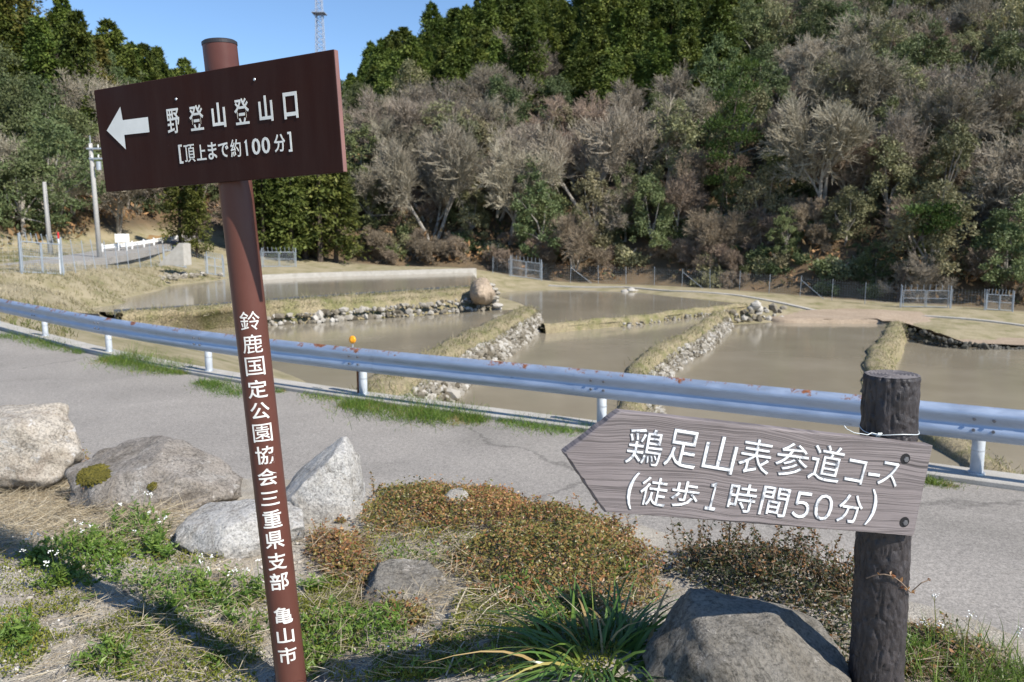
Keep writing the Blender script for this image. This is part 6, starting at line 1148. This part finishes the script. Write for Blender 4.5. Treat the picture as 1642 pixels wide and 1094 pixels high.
# grass at the bottom right and green tufts along the kerb
def tuft(name, pts, n, h, label, seed, mat='tuft', onbank=False, spread=.12):
    n = n if onbank else int(n * 2.2)
    r = np.random.default_rng(seed); P_ = np.array([G(u, v) if onbank else at(u, v, 0.0) for u, v in pts]); c = P_.mean(0); i = r.uniform(0, len(P_) - 1.001, n); k = i.astype(int); f = (i - k)[:, None]; spread *= 1.0 if onbank else 1.5; B = P_[k] * (1 - f) + P_[k + 1] * f; wv_ = np.sin(np.pi * i / (len(P_) - 1)) ** .5; B[:, :2] += r.normal(0, 1, (n, 2)) * (spread * wv_)[:, None]
    B[:, 2] = bank_z(B[:, 0], B[:, 1]) if onbank else -.005; root = tag(tree_root(name), label, 'grass'); root.location = (c[0], c[1], 0); lump = .45 + 1.1 * (fbm(B[:, 0] * 2.5, B[:, 1] * 2.5, seed) + .45)
    mb = MB(); mb.blades(B - np.array([c[0], c[1], 0]), r.normal(0, .55, (n, 3)) + np.array([0, 0, 1]), h * r.uniform(.4, 1.1, n) * np.clip(lump, .25, 1.5), .006 if not onbank else .004, r.normal(0, .35, (n, 3)) - np.array([0, 0, .15]), np.clip(r.normal(.45, .25, n) + .4 * (lump < .55), 0, 1), k=3); mb.build('blades', M[mat], root)['kind'] = 'stuff'
    return root
tuft('grass_tuft', [(-20, 536), (40, 545), (80, 555), (130, 568)], 900, .16, 'short green grass strip along the kerb at the far left', 1)
tuft('grass_tuft', [(165, 578), (205, 580), (245, 592), (298, 600)], 1600, .24, 'spiky tall green tuft at the kerb left of the brown pole', 2, spread=.18)
tuft('grass_tuft', [(322, 613), (350, 622), (385, 632), (455, 628)], 1000, .13, 'green grass patch at the kerb touching the brown pole', 3)
tuft('grass_tuft', [(490, 632), (520, 640), (545, 640)], 300, .09, 'small brownish weed patch at the kerb by the reflector post', 4)
tuft('grass_tuft', [(558, 650), (620, 655), (690, 668), (770, 676)], 2600, .22, 'long bright green grass strip at the kerb below the reflector', 5, spread=.2)
tuft('grass_tuft', [(805, 676), (850, 682), (900, 690), (940, 690)], 900, .13, 'low dark green weeds at the kerb left of the arrow board', 6)
tuft('grass_tuft', [(1484, 772), (1505, 776), (1530, 780)], 350, .09, 'small green tuft at the kerb right of the log post', 7, spread=.06)
tuft('grass_tuft', [(1440, 1060), (1500, 1075), (1570, 1085), (1640, 1094)], 1300, .10, 'bright green grass at the bottom right corner', 8, 'weed', True, .10)
# creeping tendril on the log post, thin rod behind the board
P_ = []; 
for t_ in np.linspace(0, 1, 12):
    a = -2.5 + 2.1 * t_; cz = ((EYE + ray(1415, 915) * (lax[1] / ray(1415, 915)[1])) - lbot) @ ldir; P_.append(lbot + ldir * (cz + .03 * math.sin(t_ * 5) - .02 * t_) + (LR + .008) * (math.cos(a) * sx + math.sin(a) * sy))
P_.append(P_[-1] + np.array([.02, -.01, .03])); P_.append(P_[-1] + np.array([.025, 0, .01])); mb = MB(); mb.tube(P_, .0018, 5, a=.2); tn = tag(mb.build('tendril', M['twig_red']), 'thin reddish creeper tendril wrapped round the log post below the board', 'plant'); r = np.random.default_rng(6); C = np.array([P_[i] for i in r.integers(0, len(P_), 16)]); mb = MB(); mb.leaves(C, r.normal(0, 1, C.shape), r.normal(0, .5, C.shape) + np.array([0, -1, .3]), .016, .009, r.uniform(.6, 1, 16)); mb.build('leaves', M['vine'], tn)
a = G(1168, 905); b = a + np.array([0, 0, .33]); mb = MB(); mb.tube([a - np.array([0, 0, .1]), b], .0035, 6); tag(mb.build('thin_rod', M['steel_dark']), 'thin dark rod standing in the creeper behind the arrow board', 'rod')
